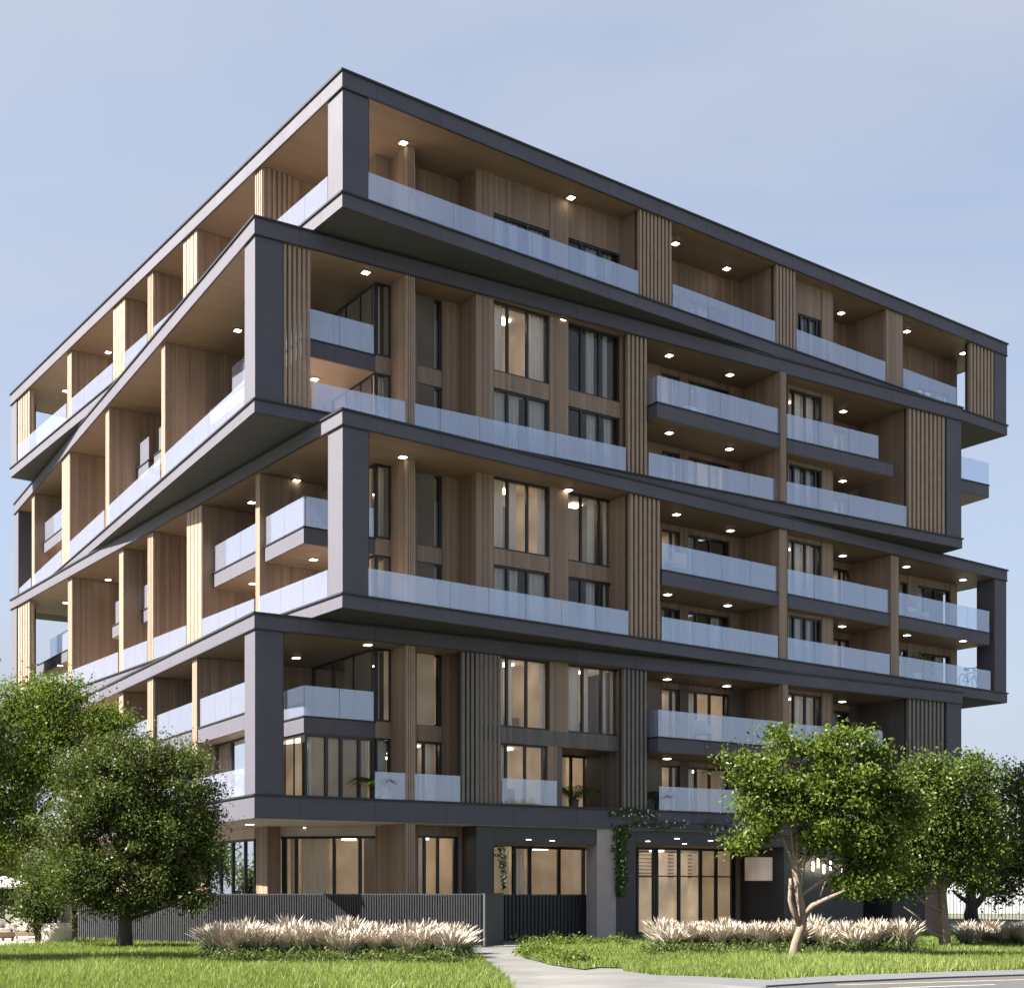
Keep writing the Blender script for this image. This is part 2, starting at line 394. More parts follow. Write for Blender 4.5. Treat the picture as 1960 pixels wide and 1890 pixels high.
# --- the core front on the right: segments shared by every box
b1 = (CORE.u(777, -1.08), CORE.u(795, -1.08)); uR = CORE.u(912, -1.12); uS = CORE.u(1200, -1.12)
u5a, u5b = CORE.u(1507, -1.2), CORE.u(1590, -1.2)
uEnd = CORE.u(1831, .8)
def rnd_curt(): return random.choice([((0, .3),), ((0, .42), (.75, 1)), ((.55, 1),), ((.05, .35), (.62, .9)), ((.3, .66),), ((0, .2), (.8, 1))])
def rnd_room(): return random.choice(['dark', 'dark', 'mid', 'warm', 'mid'])
def seg(u0, u1, v, za, zb, zm, wins, head=0, mulls=None, span='wood', curts=None, rooms=None):
    wall = lambda *a: WALL(*a) if len(a) > 7 else WALL(*a, mat=span) if len(a) == 7 else WALL(*a, 'timber_wall', span)
    """wall from u0 to u1 at depth v, storeys za..zb split by the mid slab zm=(bottom, top) with windows at pixel columns"""
    cols = [(CORE.u(a, v), CORE.u(b, v)) for a, b in wins]
    edges = [u0]+[e for c in cols for e in c]+[u1]
    for i in range(0, len(edges), 2):
        if edges[i+1]-edges[i] > .02: wall(CORE, edges[i], edges[i+1], v-.03, v+.3, za, zb)
    storeys = [(za, zb)] if zm is None else [(za, zm[0]), (zm[1], zb)]
    for ci, (a, b) in enumerate(cols):
        if zm is not None: wall(CORE, a, b, v, v+.3, zm[0], zm[1], 'spandrel')
        for si, (s0, s1) in enumerate(storeys):
            top = s1-head
            if head: wall(CORE, a, b, v, v+.3, top, s1, 'spandrel')
            key = (ci, si)
            window(CORE, 'u', a, b, v+.06, s0, top, (mulls or {}).get(ci, (.5,)),
                   (curts or {}).get(key, rnd_curt()), (rooms or {}).get(key, rnd_room()))
for bi, (fr, L, W, z0, zf, zm0, zm1, zc, zt) in enumerate(BOX):
    zm = None if zm0 is None else (zm0, zm1)
    zt_ = zc-.021; hd = 1.33 if bi == 0 else 0
    # corner glass beside the timber fin wall
    stor = [(zf, zt_)] if zm is None else [(zf, zm0), (zm1, zt_)]
    uC1 = b1[0]
    for si, (s0, s1) in enumerate(stor):
        if bi == 0:
            wall(CORE, 0, uC1, 0, .25, s0, s1); wall(CORE, 0, .25, .25, 9, s0, s1)
        else:
            window(CORE, 'u', 0.02, uC1, 0, s0, s1, (), ((0.05, .9),) if (bi+si) % 2 else ((.1, .45),), 'mid' if bi == 2 else 'dark')
            if not (bi == 3 and si == 0):
                vv = CORE.v(597 if bi == 3 else 634, 0)
                window(CORE, 'v', .02, vv, 0, s0, s1, (.33, .66), ((.05, .3),) if bi != 3 else ((.3, .5), (.7, .85)), 'mid' if bi == 3 else 'dark')
                wall(CORE, 0, .3, vv, 9, s0, s1)
    if zm: wall(CORE, 0, uC1, -.01, .3, zm0, zm1, 'spandrel'); wall(CORE, 0.005, .3, .3, 9, zm0, zm1, 'spandrel')
    # timber fin wall
    wall(CORE, b1[0], b1[1], -1.0, .28, zf, zt_, 'fin_wall')
    ribs(CORE, b1[0], b1[1], -1.08, zf, zt_, 4, .078, backing=False, duty=.7, name='fin_trim')
    seg(b1[1], uR, 0, zf, zt_, zm, [(797, 846)] if bi else [], hd, {0: (.33,)},
        curts={(0, 0): ((.4, .8),), (0, 1): ((.35, .8),)}, rooms={(0, 0): 'mid', (0, 1): 'mid' if bi != 3 else 'warm'})
    wall(CORE, uR-.02, uR+.28, -1.119, .25, zf, zt_, 'reveal_wall')
    if bi < 3:
        seg(uR+.28, uS, -1.12, zf, zt_, zm, [(944, 1052), (1087, 1187)], hd, {0: (.27, .62), 1: (.27, .62)},
            curts={(0, 0): ((.02, .27), (.32, .52), (.68, .98)), (0, 1): ((0, .25), (.34, .48), (.85, 1)) if bi == 2 else ((.02, .25), (.66, .98)),
                   (1, 0): ((.42, .62), (.75, .92)), (1, 1): ((.42, .6), (.74, .84))},
            rooms={(0, 1): 'warm', (0, 0): 'dark', (1, 1): 'dark' if bi == 1 else 'mid', (1, 0): 'dark'})
    else:
        seg(uR+.28, uS, -1.12, zm1, zt_, None, [(957, 1052), (1087, 1187)], 0, {0: (.16, .55), 1: (.3, .66)},
            curts={(0, 0): ((0, .14), (.2, .34), (.86, 1)), (1, 0): ((.02, .3), (.36, .46), (.72, .82), (.88, 1))}, rooms={(0, 0): 'warm', (1, 0): 'warm'})
        wall(CORE, uR+.28, uS, -1.15, 1.1, zm0, zm1-.001, 'spandrel', 'wood_shaded')
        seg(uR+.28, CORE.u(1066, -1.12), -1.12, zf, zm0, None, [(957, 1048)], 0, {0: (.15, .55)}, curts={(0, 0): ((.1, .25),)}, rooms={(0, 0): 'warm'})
        ux = CORE.u(1066, -1.12); wall(CORE, ux, ux+.25, -1.1, 1.2, zf, zm0, 'reveal_wall', 'wood_shaded')
        seg(ux+.25, uS, 1.1, zf, zm0, None, [(1068, 1128)], 0, {0: (.46,)}, span='wood_shaded', curts={(0, 0): ((.05, .4),)}, rooms={(0, 0): 'warm'})
    wall(CORE, uS, uS+.25, -1.0, .32, zf, zt_, 'reveal_wall')
    # recessed part with deep balconies
    v4 = .32
    w4 = [(1090, 1187)] if False else [(1266, 1301), (1317, 1396)]
    uB = CORE.u(1507, -1.2)
    sp = 'wood_shaded' if bi == 3 else 'wood'
    seg(uS+.25, uB, v4, zf, zt_, zm, w4, .22 if bi else 1.33, {0: (.6,), 1: (.22, .55)}, span=sp)
    seg(u5a, u5b, -1.2, zf, zt_, zm, [(1509, 1572)] if bi else [(1526, 1572)], .15 if bi else 1.33, {0: (.2, .55, .86)},
        curts={(0, 0): ((.22, .5), (.6, .84)), (0, 1): ((.22, .5), (.58, .84))}, rooms={(0, 0): 'dark', (0, 1): 'mid'})
    wall(CORE, u5b, u5b+.2, -1.15, 1.1, zf, zt_, 'reveal_wall', sp)
    uP = BA.u(1712, .1); u7 = CORE.u(1719, .8)
    seg(u5b+.2, u7, .8, zf, zt_, zm, [(1594, 1626)] if bi else [], .3, {0: (.5,)}, span=sp)
    if bi in (0, 2):
        seg(u7, uEnd, .8, zf, zt_, zm, [(1722, 1737), (1756, 1819)], .35 if bi else 1.7, {0: (), 1: (.25, .55)})
    else:
        seg(u7, CORE.u(1800, .8), .8, zf, zt_, zm, [], 0)
    # the body of the building behind the flats and the long left wall
    MB().box(CORE, 3.6, uEnd-.5, 4.2, 30, zf, zt_).build('inner_core', M['under'], BLD)
    wall(CORE, 0.001, .3, 9, 31, zf, zt_)

# --- right front: screens, party walls, glass in the plane of each box
def party(fr, xa, xb, z0, z1, v0=.08, v1=2.7, name='party_wall'):
    u0 = fr.u(xa, v0); u1 = fr.u(xb, v0); return wall(fr, u0, u1, v0, v1, z0, z1, name)
def screen(bi, xa, xb, n, wing=True, d=2.5):
    grey = bi == 3  # lowest box uses the timber with shade in its colour
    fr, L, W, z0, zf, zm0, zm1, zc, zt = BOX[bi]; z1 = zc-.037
    u0, u1 = fr.u(xa, .06), fr.u(xb, .06); ribs(fr, u0, u1, .06, zf, z1, n, .16, backing=(xa != 541), mat='slat_shaded' if grey else 'slat')
    if wing: wall(fr, u0+.02, u0+.27, .33, d, zf, z1, 'party_wall', 'wood_shaded' if grey else 'wood')
G = .05
for bi, xs in ((0, ((1223, 1287, 9), (1485, 1524, 6), (1856, 1903, 7))), (1, ((541, 596, 6), (1200, 1240, 5), (1738, 1810, 9))),
               (2, ((1205, 1265, 7),)), (3, ((883, 960, 9), (1192, 1240, 6), (1738, 1808, 9)))):
    for xa, xb, n in xs: screen(bi, xa, xb, n, wing=(xa > 1000 and not (bi == 0 and xa > 1700)), d=4.2 if xa > 1700 else 2.5)
for bi, xs in ((0, ((1697, 1728),)), (1, ((1494, 1505),)), (2, ((1491, 1507), (1705, 1720))), (3, ((1499, 1508),))):
    fr, L, W, z0, zf, zm0, zm1, zc, zt = BOX[bi]
    for xa, xb in xs: party(fr, xa, xb, zf, zc-.037, v0=.08 if fr is BA else -.16)
for bi, xs in ((0, ((705, 1222), (1288, 1484), (1525, 1695), (1729, 1831))), (1, ((598, 1198), (1242, 1493), (1506, 1735))),
               (2, ((705, 1203), (1267, 1489), (1508, 1703), (1721, 1896))), (3, ((718, 881), (962, 1066), (1262, 1497), (1510, 1700)))):
    fr = BOX[bi][0]; zf = BOX[bi][4]
    for xa, xb in xs: railu(fr, xa, xb, G, zf)
# middle balconies on the right, in the core's frame
for bi, xs in ((1, ((1258, 1494), (1506, 1710), (1843, 1893))), (2, ((1267, 1489), (1508, 1703), (1721, 1894))), (3, ((1260, 1498), (1509, 1690)))):
    zm0, zm1 = BOX[bi][5:7]; fr = BOX[bi][0]
    for i, (xa, xb) in enumerate(xs):
        xr = {1710: 1682}.get(xb, xb)
        if bi in (1, 3) and i == 0:           # turned with the core, so its left end stands proud of the screen
            e = fr.P(fr.u(xb, -.12), -.12, 0); vb = CORE.uv(e[0], e[1])[1]; ua, ub = CORE.u(xa, vb), CORE.u(xb, vb)
            slab(ua, ub, vb, .29, zm0, zm1)
            rail(CORE, ua+.04, ub-.02, vb+.04, vb+.06, zm1, 1.02); rail(CORE, ua+.04, ua+.06, vb+.08, .2, zm1, 1.02)
        else:
            ua, ub = fr.u(xa, .12), fr.u(xb, .12); ua = LB+.045 if xa == 1843 else ua; slab(ua, ub, .12, 2.9, zm0, zm1, fr)
            rail(fr, ua+.04, fr.u(xr, .16)-.02, .16, .18, zm1, 1.02)
# left wing: balcony corner that wraps the core
uw = -2.72
for bi in (1, 2, 3):
    zm0, zm1 = BOX[bi][5:7]
    vl = CORE.v({1: 402, 2: 506, 3: 380}[bi], uw)
    slab(uw, -.01, -.01, vl, zm0, zm1)
    rail(CORE, uw+.05, -.05, .03, .05, zm1, 1.02)
    rail(CORE, uw+.03, uw+.05, .07, vl-(0.05 if bi != 1 else CORE.v(402, uw)-CORE.v(443, uw)), zm1, 1.02)
for bi, xs in ((1, ((237, 284, 267), (295, 309, 303), (71, 120, 82))), (2, ((390, 489, 403), (296, 318, 303), (236, 284, 245), (215, 228, 220), (72, 129, 95)))):
    zm0, zm1 = BOX[bi][5:7]
    for xa, xb, xg in xs:
        va, vbb = CORE.v(xb, uw), CORE.v(xa, uw)
        slab(uw, -.01, va, vbb, zm0, zm1)
        rail(CORE, uw+.03, uw+.05, va+.05, CORE.v(xg, uw), zm1, 1.02)
# lower corner room of the lowest box, glazed down to the floor
zf, zm0 = BOX[3][4], BOX[3][5]
window(CORE, 'u', uw+.05, -.02, .03, zf, zm0-.021, (.31, .52, .78), ((.02, .29), (.34, .5), (.55, .76), (.8, .97)), 'warm', depth=2.9, fw=.09)
window(CORE, 'v', .15, CORE.v(386, uw), uw+.05, zf, zm0-.021, (.08, .16, .5, .75), ((0, .07), (.3, .45), (.55, .72)), 'mid', depth=2.4, fw=.09)
fr3 = BOX[3][0]
for xa, xb in ((379, 463), (297, 367), (238, 283)):
    va, vb_ = (1.07 if xb == 463 else fr3.v(xb, .12)), fr3.v(xa, .12)
    slab(.12, 1.25, va, vb_, 7.13, 7.70, fr3); rail(fr3, .17, .19, va+.04, vb_-.08, 7.70, 1.02)
    if xb > 300:
        window(fr3, 'v', va+.02, vb_-.02, .75, zf, 7.1, (.28, .34, .66) if xb == 463 else (.5,), ((.36, .62),), 'mid', depth=.55)
        for k in range(2): pass
# left party walls, screens and glass
LB_ = {0: [(489.5, 504), (352, 379), (284, 295), (218, 241), (129, 137)], 1: [(309, 316), (202, 209), (120, 135), (61, 66)],
       2: [(489, 497), (359, 388), (284, 295), (228, 236), (130, 138)], 3: [(368, 377), (284, 295), (228, 236), (130, 138)]}
for bi, xs in LB_.items():
    fr, L, W, z0, zf, zm0, zm1, zc, zt = BOX[bi]; z1 = zc-.037
    prev = 1.06
    for xa, xb in xs:
        va, vb_ = fr.v(xb, .1), fr.v(xa, .1)
        inner = 2.6 if fr is BA else 4.6
        wall(fr, .1, inner, va, vb_, zf, z1, 'party_wall')
        if xb-xa > 10:
            m = MB(); n = 4
            for i in range(n):
                p = (vb_-va)/n; m.box(fr, .06, .099, va+p*i+.03, va+p*(i+1)-.03, zf, z1)
            m.build('fin_trim', M['slat'], BLD)
            if xa == 489.5 or xa == 489: ribs_m = MB(); [ribs_m.box(fr, .25+.2*i, .36+.2*i, va-.05, va-.001, zf, z1) for i in range(5)]; ribs_m.build('fin_trim', M['slat'], BLD)
        rail(fr, G, G+.02, prev, va-.03, zf); prev = vb_+.03
    rail(fr, G, G+.02, prev, W-1.1, zf)
    if fr is BA:
        v0_, v1_ = fr.v(57, .06), fr.v(34, .06); m = MB(); n = 5; p = (v1_-v0_)/n
        for i in range(n): m.box(fr, .06, .2, v0_+p*i+.06, v0_+p*(i+1)-.06, zf, z1)
        m.box(fr, .18, .3, v0_, v1_, zf, z1); m.build('slat_screen', M['slat'], BLD)
    # dark reveal panels and doors on the long left wall
for bi in range(4):
    fr, L, W, z0, zf, zm0, zm1, zc, zt = BOX[bi]
    for xa, xb in ((455, 470), (330, 345)):
        for s0, s1 in ([(zf, zf+2.0)] if zm0 is None else [(zf, zm0-.3), (zm1, zc-.4)]):
            va, vb_ = CORE.v(xb, 0), CORE.v(xa, 0)
            window(CORE, 'v', va, vb_, -.14, s0, s1, (.5,), ((0, .3),), 'mid', depth=.4)

# --- downlights
def downlight(x, y, zc, h=.115):
    Y = (zc-EYE)*F/(HY-y); X = (x-980)/F*Y
    u, v = CORE.uv(X, Y)
    o = MB().box(CORE, u-h-.03, u+h+.03, v-h-.03, v+h+.03, zc-.032, zc-.002).build('downlight', M['frame'], BLD)
    MB().box(CORE, u-h, u+h, v-h, v+h, zc-.045, zc-.033).build('lens', M['lamp'], o)
ZC = [27.41, 22.96, 19.81, 16.66, 13.48, 10.25, 7.11, 4.13]
LIGHTS = {0: [(772, 272), (1093, 377), (1293, 465), (1391, 513), (1610, 598), (1736, 633), (1844, 675), (567, 347), (207, 673), (125, 747)],
          1: [(700, 520), (1075, 612), (1281, 679), (1397, 716), (1614, 786), (455, 631)],
          2: [(602, 724), (1281, 827), (1396, 858), (1613, 919)],
          3: [(771, 873), (1088, 936), (1295, 983), (1398, 1014), (1613, 1062), (1735, 1083), (1843, 1108), (567, 918), (482, 960), (352, 1028), (207, 1108), (125, 1152)],
          4: [(600, 1069), (1278, 1136), (1393, 1157), (1612, 1197), (1736, 1214), (1843, 1225), (484, 1115), (335, 1180), (115, 1272)],
          5: [(704, 1232), (567, 1257), (1277, 1298), (1391, 1311), (1612, 1341), (358, 1320)],
          6: [(1277, 1450), (1392, 1458)],
          7: [(478, 1575), (585, 1581), (700, 1583), (820, 1586)]}
for k, ls in LIGHTS.items():
    for x, y in ls: downlight(x, y, ZC[k])

# --- ground storey
zs = 4.125
P0 = (-8.75, 48.6); pu, pv = CORE.uv(*P0)
wall(CORE, pu, CORE.u(537, pv), pv, CORE.v(490, pu), 0, zs, 'corner_pier')
ribs(CORE, pu+.25, CORE.u(537, pv), pv-.05, 0, zs, 5, .049, backing=False, duty=.6, name='fin_trim')
ga, gb = at(539, HY, 49.0), at(753, HY, 48.4)
GF = Fr(ga.x, ga.y, math.degrees(math.atan2(gb.y-ga.y, gb.x-ga.x))); gL = math.hypot(gb.x-ga.x, gb.y-ga.y)
window(GF, 'u', 0, gL, 0, .1, 3.78, (.03, .13, .47, .70, .86), ((.15, .42), (.05, .12)), 'warm', depth=3.2, fw=.09)
wall(GF, 0, gL, -.01, .3, 3.78, zs, 'spandrel', 'beige')
window(CORE, 'v', CORE.v(487, pu+.2), CORE.v(395, pu+.2), pu+.2, .1, 3.75, (.2, .45, .7), ((.22, .42),), 'warm', depth=3.0, fw=.09)
wall(CORE, pu+.19, pu+.5, CORE.v(487, pu+.2), CORE.v(300, pu+.2), 3.75, zs, 'spandrel', 'beige')
wall(CORE, pu+.19, pu+.5, CORE.v(395, pu+.2), 30, 0, 3.75, 'timber_wall')
wall(CORE, b1[0], b1[1], -1.0, 2.0, 0, zs, 'fin_wall')
ribs(CORE, b1[0], b1[1], -1.08, 0, zs, 4, .078, backing=False, duty=.7, name='fin_trim')
seg(b1[1], CORE.u(912, 0), 0, 0, zs, None, [(799, 878)], .35, {0: (.2, .52, .93)}, curts={}, rooms={(0, 0): 'warm'})
# graphite entrance portal, in the frame of the lowest box
def bx(xa, xb, v0, v1, z0, z1, name, mat): return wall(BB, BB.u(xa, v0), BB.u(xb, v0), v0, v1, z0, z1, name, mat)
bx(912, 946, .12, 3.2, 0, zs, 'portal_pier', 'graphite')
bx(946.5, 1142.5, .12, .5, 3.55, zs, 'portal_fascia', 'graphite')
bx(1143, 1180, .08, .8, 0, zs, 'portal_post', 'concrete')
bx(1180.3, 1217, .05, .95, 0, zs, 'portal_post', 'graphite')
bx(1217.3, 1500, .1, .5, 3.62, zs, 'portal_fascia', 'graphite')
bx(946.5, 1142.5, .5, 3.0, 3.55, 3.6, 'portal_ceiling', 'beige')
bx(1217.3, 1500, .5, 6.0, 3.62, 3.68, 'portal_ceiling', 'beige')
bx(1500.5, 1652, .1, 3.5, 0, zs, 'graphite_wall', 'graphite')
bx(1500.5, 1652, .06, .099, 0, .12, 'plinth', 'black')
bx(1708, 1770, .6, 3.5, 0, zs, 'graphite_wall', 'graphite')
bx(1770.5, 1808, .7, 3.5, 0, zs, 'timber_wall', 'wood')
window(BB, 'u', BB.u(982, 2.6), BB.u(1141, 2.6), 2.6, .1, 3.54, (.02, .2, .55, .85), ((.02, .18),), 'warm', depth=2.2, fw=.1)
bx(930, 1012, 2.6, 2.9, 0, 3.54, 'timber_wall', 'graphite') if False else None
# entrance lobby glazing and inside
ul0, ul1 = BB.u(1219, 2.8), BB.u(1408, 2.8)
window(BB, 'u', ul0, ul1, 2.8, .05, 3.61, (.17, .20, .42, .64, .80, .97), (), 'warm', depth=4.2, bars=(.67,), fw=.1)
bx(1219, 1408, 5.6, 5.7, .1, 3.5, 'lobby_wall', 'lobby')
for x in (1262, 1300, 1335, 1372): bx(x, x+16, 5.1, 5.5, .1, 3.5, 'lobby_panel', 'lobby')
for i in range(7): bx(1219, 1408, 5.5, 5.59, 2.42+.16*i, 2.46+.16*i, 'lobby_batten', 'wood')
bx(1410, 1440, 2.8, 3.1, 0, 3.6, 'timber_wall', 'slat')
bx(1440.3, 1500, 2.9, 3.2, 0, 3.6, 'graphite_wall', 'graphite')
for x, y in ((1012, 1604), (1057, 1606)): downlight(x, y, 3.548, .06)
for x, y in ((1240, 1607), (1296, 1602), (1360, 1606), (1310, 1612)): downlight(x, y, 3.618, .06)
MB().box(CORE, 2.5, 29, 4.5, 29, 0, 4.1).build('inner_core', M['under'], BLD)

# ------------------------------------------------------------------ ground
def sheet(name, pts, z, mat, kind='structure'):
    o = MB().poly([(x, y, z) for x, y in pts]).build(name, mat); return tag(o, kind=kind)
sheet('ground', [(-900, -60), (900, -60), (900, 1500), (-900, 1500)], -.06, M['far'])
LAWN1 = [(-14, 22), (0.03, 22), gnd(983, 1889), gnd(968, 1872), gnd(950, 1853), gnd(925, 1838), gnd(907, 1830), gnd(905, 1822), (-3.2, 43.9), gnd(400, 1806), gnd(150, 1802), gnd(130, 1808), gnd(-60, 1813), (-20, 36)]
LAWN2 = [gnd(994, 1816), gnd(1002, 1830), gnd(1055, 1844), gnd(1118, 1853), gnd(1145, 1849), gnd(1190, 1850), gnd(1196, 1858), gnd(1255, 1866), gnd(1340, 1868), gnd(1466, 1875),
         gnd(1593, 1867), gnd(1814, 1859), gnd(2000, 1854), gnd(2400, 1846), gnd(2400, 1796), gnd(1700, 1786), (10.6, 52.0), (4.3, 49.0), gnd(1135, 1801), gnd(1015, 1808)]
pav = [(-12, 20), (60, 20), (60, 44), (16, 52), (14, 62), (-20, 62), (-20, 42), (-14, 30)]
sheet('path', pav, -.03, M['path'])
sheet('lawn', LAWN1, -.005, M['soil']); sheet('lawn', LAWN2, -.005, M['soil'])
kin = [(1196, 1859), (1255, 1867), (1340, 1869), (1466, 1876), (1593, 1868), (1814, 1860), (2000, 1855), (2400, 1847)]
kout = [(1205, 1864), (1262, 1873), (1340, 1878), (1466, 1886), (1593, 1878), (1814, 1869), (2000, 1863), (2400, 1854)]
m = MB(); a = [gnd(*p) for p in kin]; b = [gnd(*p) for p in kout]
for i in range(len(a)-1):
    m.hexa([(*a[i], -.05), (*b[i], -.05), (*b[i+1], -.05), (*a[i+1], -.05)], [(*a[i], .02), (*b[i], .012), (*b[i+1], .012), (*a[i+1], .02)])
tag(m.build('kerb', M['kerb']), kind='structure')
rd = [gnd(*p) for p in kout[3:]]
sheet('road', [gnd(1250, 1897)]+rd+[(70, 24), (70, 18), gnd(1240, 1990)], -.024, M['road'])
def stripe(pa, pb, w, mat, name):
    A_, B_ = [Vector((*p, 0)) for p in (pa, pb)]; d = (B_-A_).normalized(); n = Vector((-d.y, d.x, 0))*w/2
    return MB().quad(*[tuple(q+Vector((0, 0, -.019))) for q in (A_-n, B_-n, B_+n, A_+n)]).build(name, M[mat])
tag(stripe(gnd(1600, 1882), gnd(2300, 1862), .12, 'yellow', 'road_marking'), kind='structure')
tag(stripe(gnd(1700, 1888), gnd(1905, 1881), .1, 'white', 'road_marking'), kind='structure')

def inside(px, py, poly):
    c = np.zeros(len(px), bool); n = len(poly); j = n-1
    for i in range(n):
        xi, yi = poly[i]; xj, yj = poly[j]
        if yi != yj:
            t = ((yi > py) != (yj > py)) & (px < (xj-xi)*(py-yi)/(yj-yi)+xi); c ^= t
        j = i
    return c
def value_noise(x, y, s, seed):
    r = np.random.default_rng(seed).random((64, 64)); X = x/s % 64; Y = y/s % 64
    i, j = X.astype(int), Y.astype(int); f, g = X-i, Y-j; f = f*f*(3-2*f); g = g*g*(3-2*g)
    i2, j2 = (i+1) % 64, (j+1) % 64; i %= 64; j %= 64
    return r[i, j]*(1-f)*(1-g)+r[i2, j]*f*(1-g)+r[i, j2]*(1-f)*g+r[i2, j2]*f*g
def grass(name, poly, dens, seed, h=(.06, .17)):
    g = np.random.default_rng(seed); P = np.array(poly); lo, hi = P.min(0), P.max(0)
    lo = np.maximum(lo, [-20, 23.5]); hi = np.minimum(hi, [24, 58])
    n = int((hi[0]-lo[0])*(hi[1]-lo[1])*dens)
    x = g.uniform(lo[0], hi[0], n); y = g.uniform(lo[1], hi[1], n)
    k = inside(x, y, poly) & (np.abs(x) < .40*y+.5) & (g.random(n) < np.clip(31/y, .45, 1)**1.3)
    x, y = x[k], y[k]; n = len(x)
    t = value_noise(x+50, y, 1.3, seed)*.6+value_noise(x+50, y, .35, seed+1)*.4
    hh = (h[0]+(h[1]-h[0])*g.random(n))*(.6+.9*t); w = g.uniform(.008, .018, n)*(y/30)
    a = g.uniform(0, 2*np.pi, n); lean = g.normal(0, .35, (n, 2))*hh[:, None]
    V = np.zeros((n, 3, 3)); c, s_ = np.cos(a)*w, np.sin(a)*w
    V[:, 0] = np.stack([x-c, y-s_, np.full(n, -.01)], 1); V[:, 1] = np.stack([x+c, y+s_, np.full(n, -.01)], 1)
    V[:, 2] = np.stack([x+lean[:, 0], y+lean[:, 1], hh], 1)
    big = value_noise(x+80, y, 3.1, seed+7); hh = hh*(.65+.75*big); V[:, 2, 2] = hh; V[:, 2, :2] = np.stack([x, y], 1)+lean*(.65+.75*big)[:, None]
    tone = np.clip(.05+.5*t+.45*big+g.normal(0, .2, n), 0, 1)
    return tag(np_mesh(name, V.reshape(-1, 3), 3, M['grass'], attr=tone), kind='stuff')
grass('grass', LAWN1, 420, 3); grass('grass', LAWN2, 420, 5)

# ------------------------------------------------------------------ vegetation
def leaf_cloud(blobs, n, size, seed, clump=.32, per=26, flat=.0):
    """leaf rhombs in many small clumps spread through ellipsoids (centre, radii)"""
    g = np.random.default_rng(seed); vol = np.array([r[0]*r[1]*r[2] for c, r in blobs])**.75; vol = vol/vol.sum()
    out = []; tones = []
    for (c, r), f in zip(blobs, vol):
        m = int(n*f); nc = max(3, m//per)
        d = g.normal(size=(nc, 3)); d /= np.linalg.norm(d, axis=1)[:, None]
        rad = g.random(nc)**.38
        cc = np.array(c)+d*rad[:, None]*np.array(r)*(.78+.42*g.random((nc, 1))**1.5+.32*(g.random((nc, 1)) > .88))
        ct = g.normal(.5, .18, nc)
        idx = g.integers(0, nc, m); sc = clump*(.6+.8*g.random(nc))
        p = cc[idx]+g.normal(size=(m, 3))*sc[idx][:, None]*np.array([1, 1, .7])
        # leaf frames
        nrm = g.normal(size=(m, 3)); nrm[:, 2] = np.abs(nrm[:, 2])+flat; nrm /= np.linalg.norm(nrm, axis=1)[:, None]
        t = np.cross(nrm, g.normal(size=(m, 3))); t /= np.linalg.norm(t, axis=1)[:, None]; b = np.cross(nrm, t)
        L = size*(.6+.8*g.random(m))[:, None]; Wd = L*.52
        droop = nrm*L*.18
        V = np.stack([p-t*L*.5-droop, p+b*Wd*.5, p+t*L*.5-droop, p-b*Wd*.5], 1)
        out.append(V.reshape(-1, 3)); tones.append(np.clip(ct[idx]+g.normal(0, .16, m), 0, 1))
    return np.concatenate(out), np.concatenate(tones)
def px_blobs(Y, lst):
    k = Y/F; res = []
    for i, b in enumerate(lst):
        x, y, rx, ry = b[:4]; dy = b[4] if len(b) > 4 else 0; rd = b[5] if len(b) > 5 else .9
        res.append((tuple(at(x, y, Y+dy)), (rx*k, max(rx, ry)*k*rd, ry*k)))
    return res
def tree(name, label, Y, base, trunk, blobs, n, size, mat, bark, seed, r0=.16, limbs=True, clump=.3, flat=0, group=None, extra=(), per=26):
    bx_, by_ = gnd(*base) if base[1] > HY+20 else ((base[0]-980)/F*Y, Y)
    Yt = by_; t = thing(name, label, 'tree', (bx_, by_, 0), group)
    B = px_blobs(Yt, blobs); m = MB(); g = random.Random(seed)
    pts = [Vector((bx_, by_, -.05))]+[at(x, y, Yt+d) for x, y, d in trunk]
    n_ = len(pts); m.tube(pts, [r0*(1.25 if i == 0 else 1-.55*i/n_) for i in range(n_)], 9)
    m.build('trunk', bark, t, smooth=True)
    if limbs:
        lm = MB()
        for c, r in B:
            q = pts[g.choice(range(max(1, n_//2), n_))]; c = Vector(c); mid = q.lerp(c, .5)+Vector((g.uniform(-.2, .2), g.uniform(-.2, .2), g.uniform(-.1, .25)))
            lm.tube([q, mid, c], [r0*.38, r0*.25, r0*.1], 6, cap=False)
            for k in range(4):
                e = c+Vector((g.uniform(-1, 1)*r[0]*.8, g.uniform(-1, 1)*r[1]*.8, g.uniform(-.3, 1)*r[2]*.8))
                lm.tube([mid.lerp(c, g.uniform(.2, .9)), e], [r0*.12, r0*.04], 5, cap=False)
        for pl, rr in extra: lm.tube([at(x, y, Yt+d) for x, y, d in pl], rr, 8)
        lm.build('limbs', bark, t, smooth=True)
    if n:
        v, tone = leaf_cloud(B, n, size, seed, clump, per=per, flat=flat)
        np_mesh('crown', v, 4, mat, t, tone)
    return t
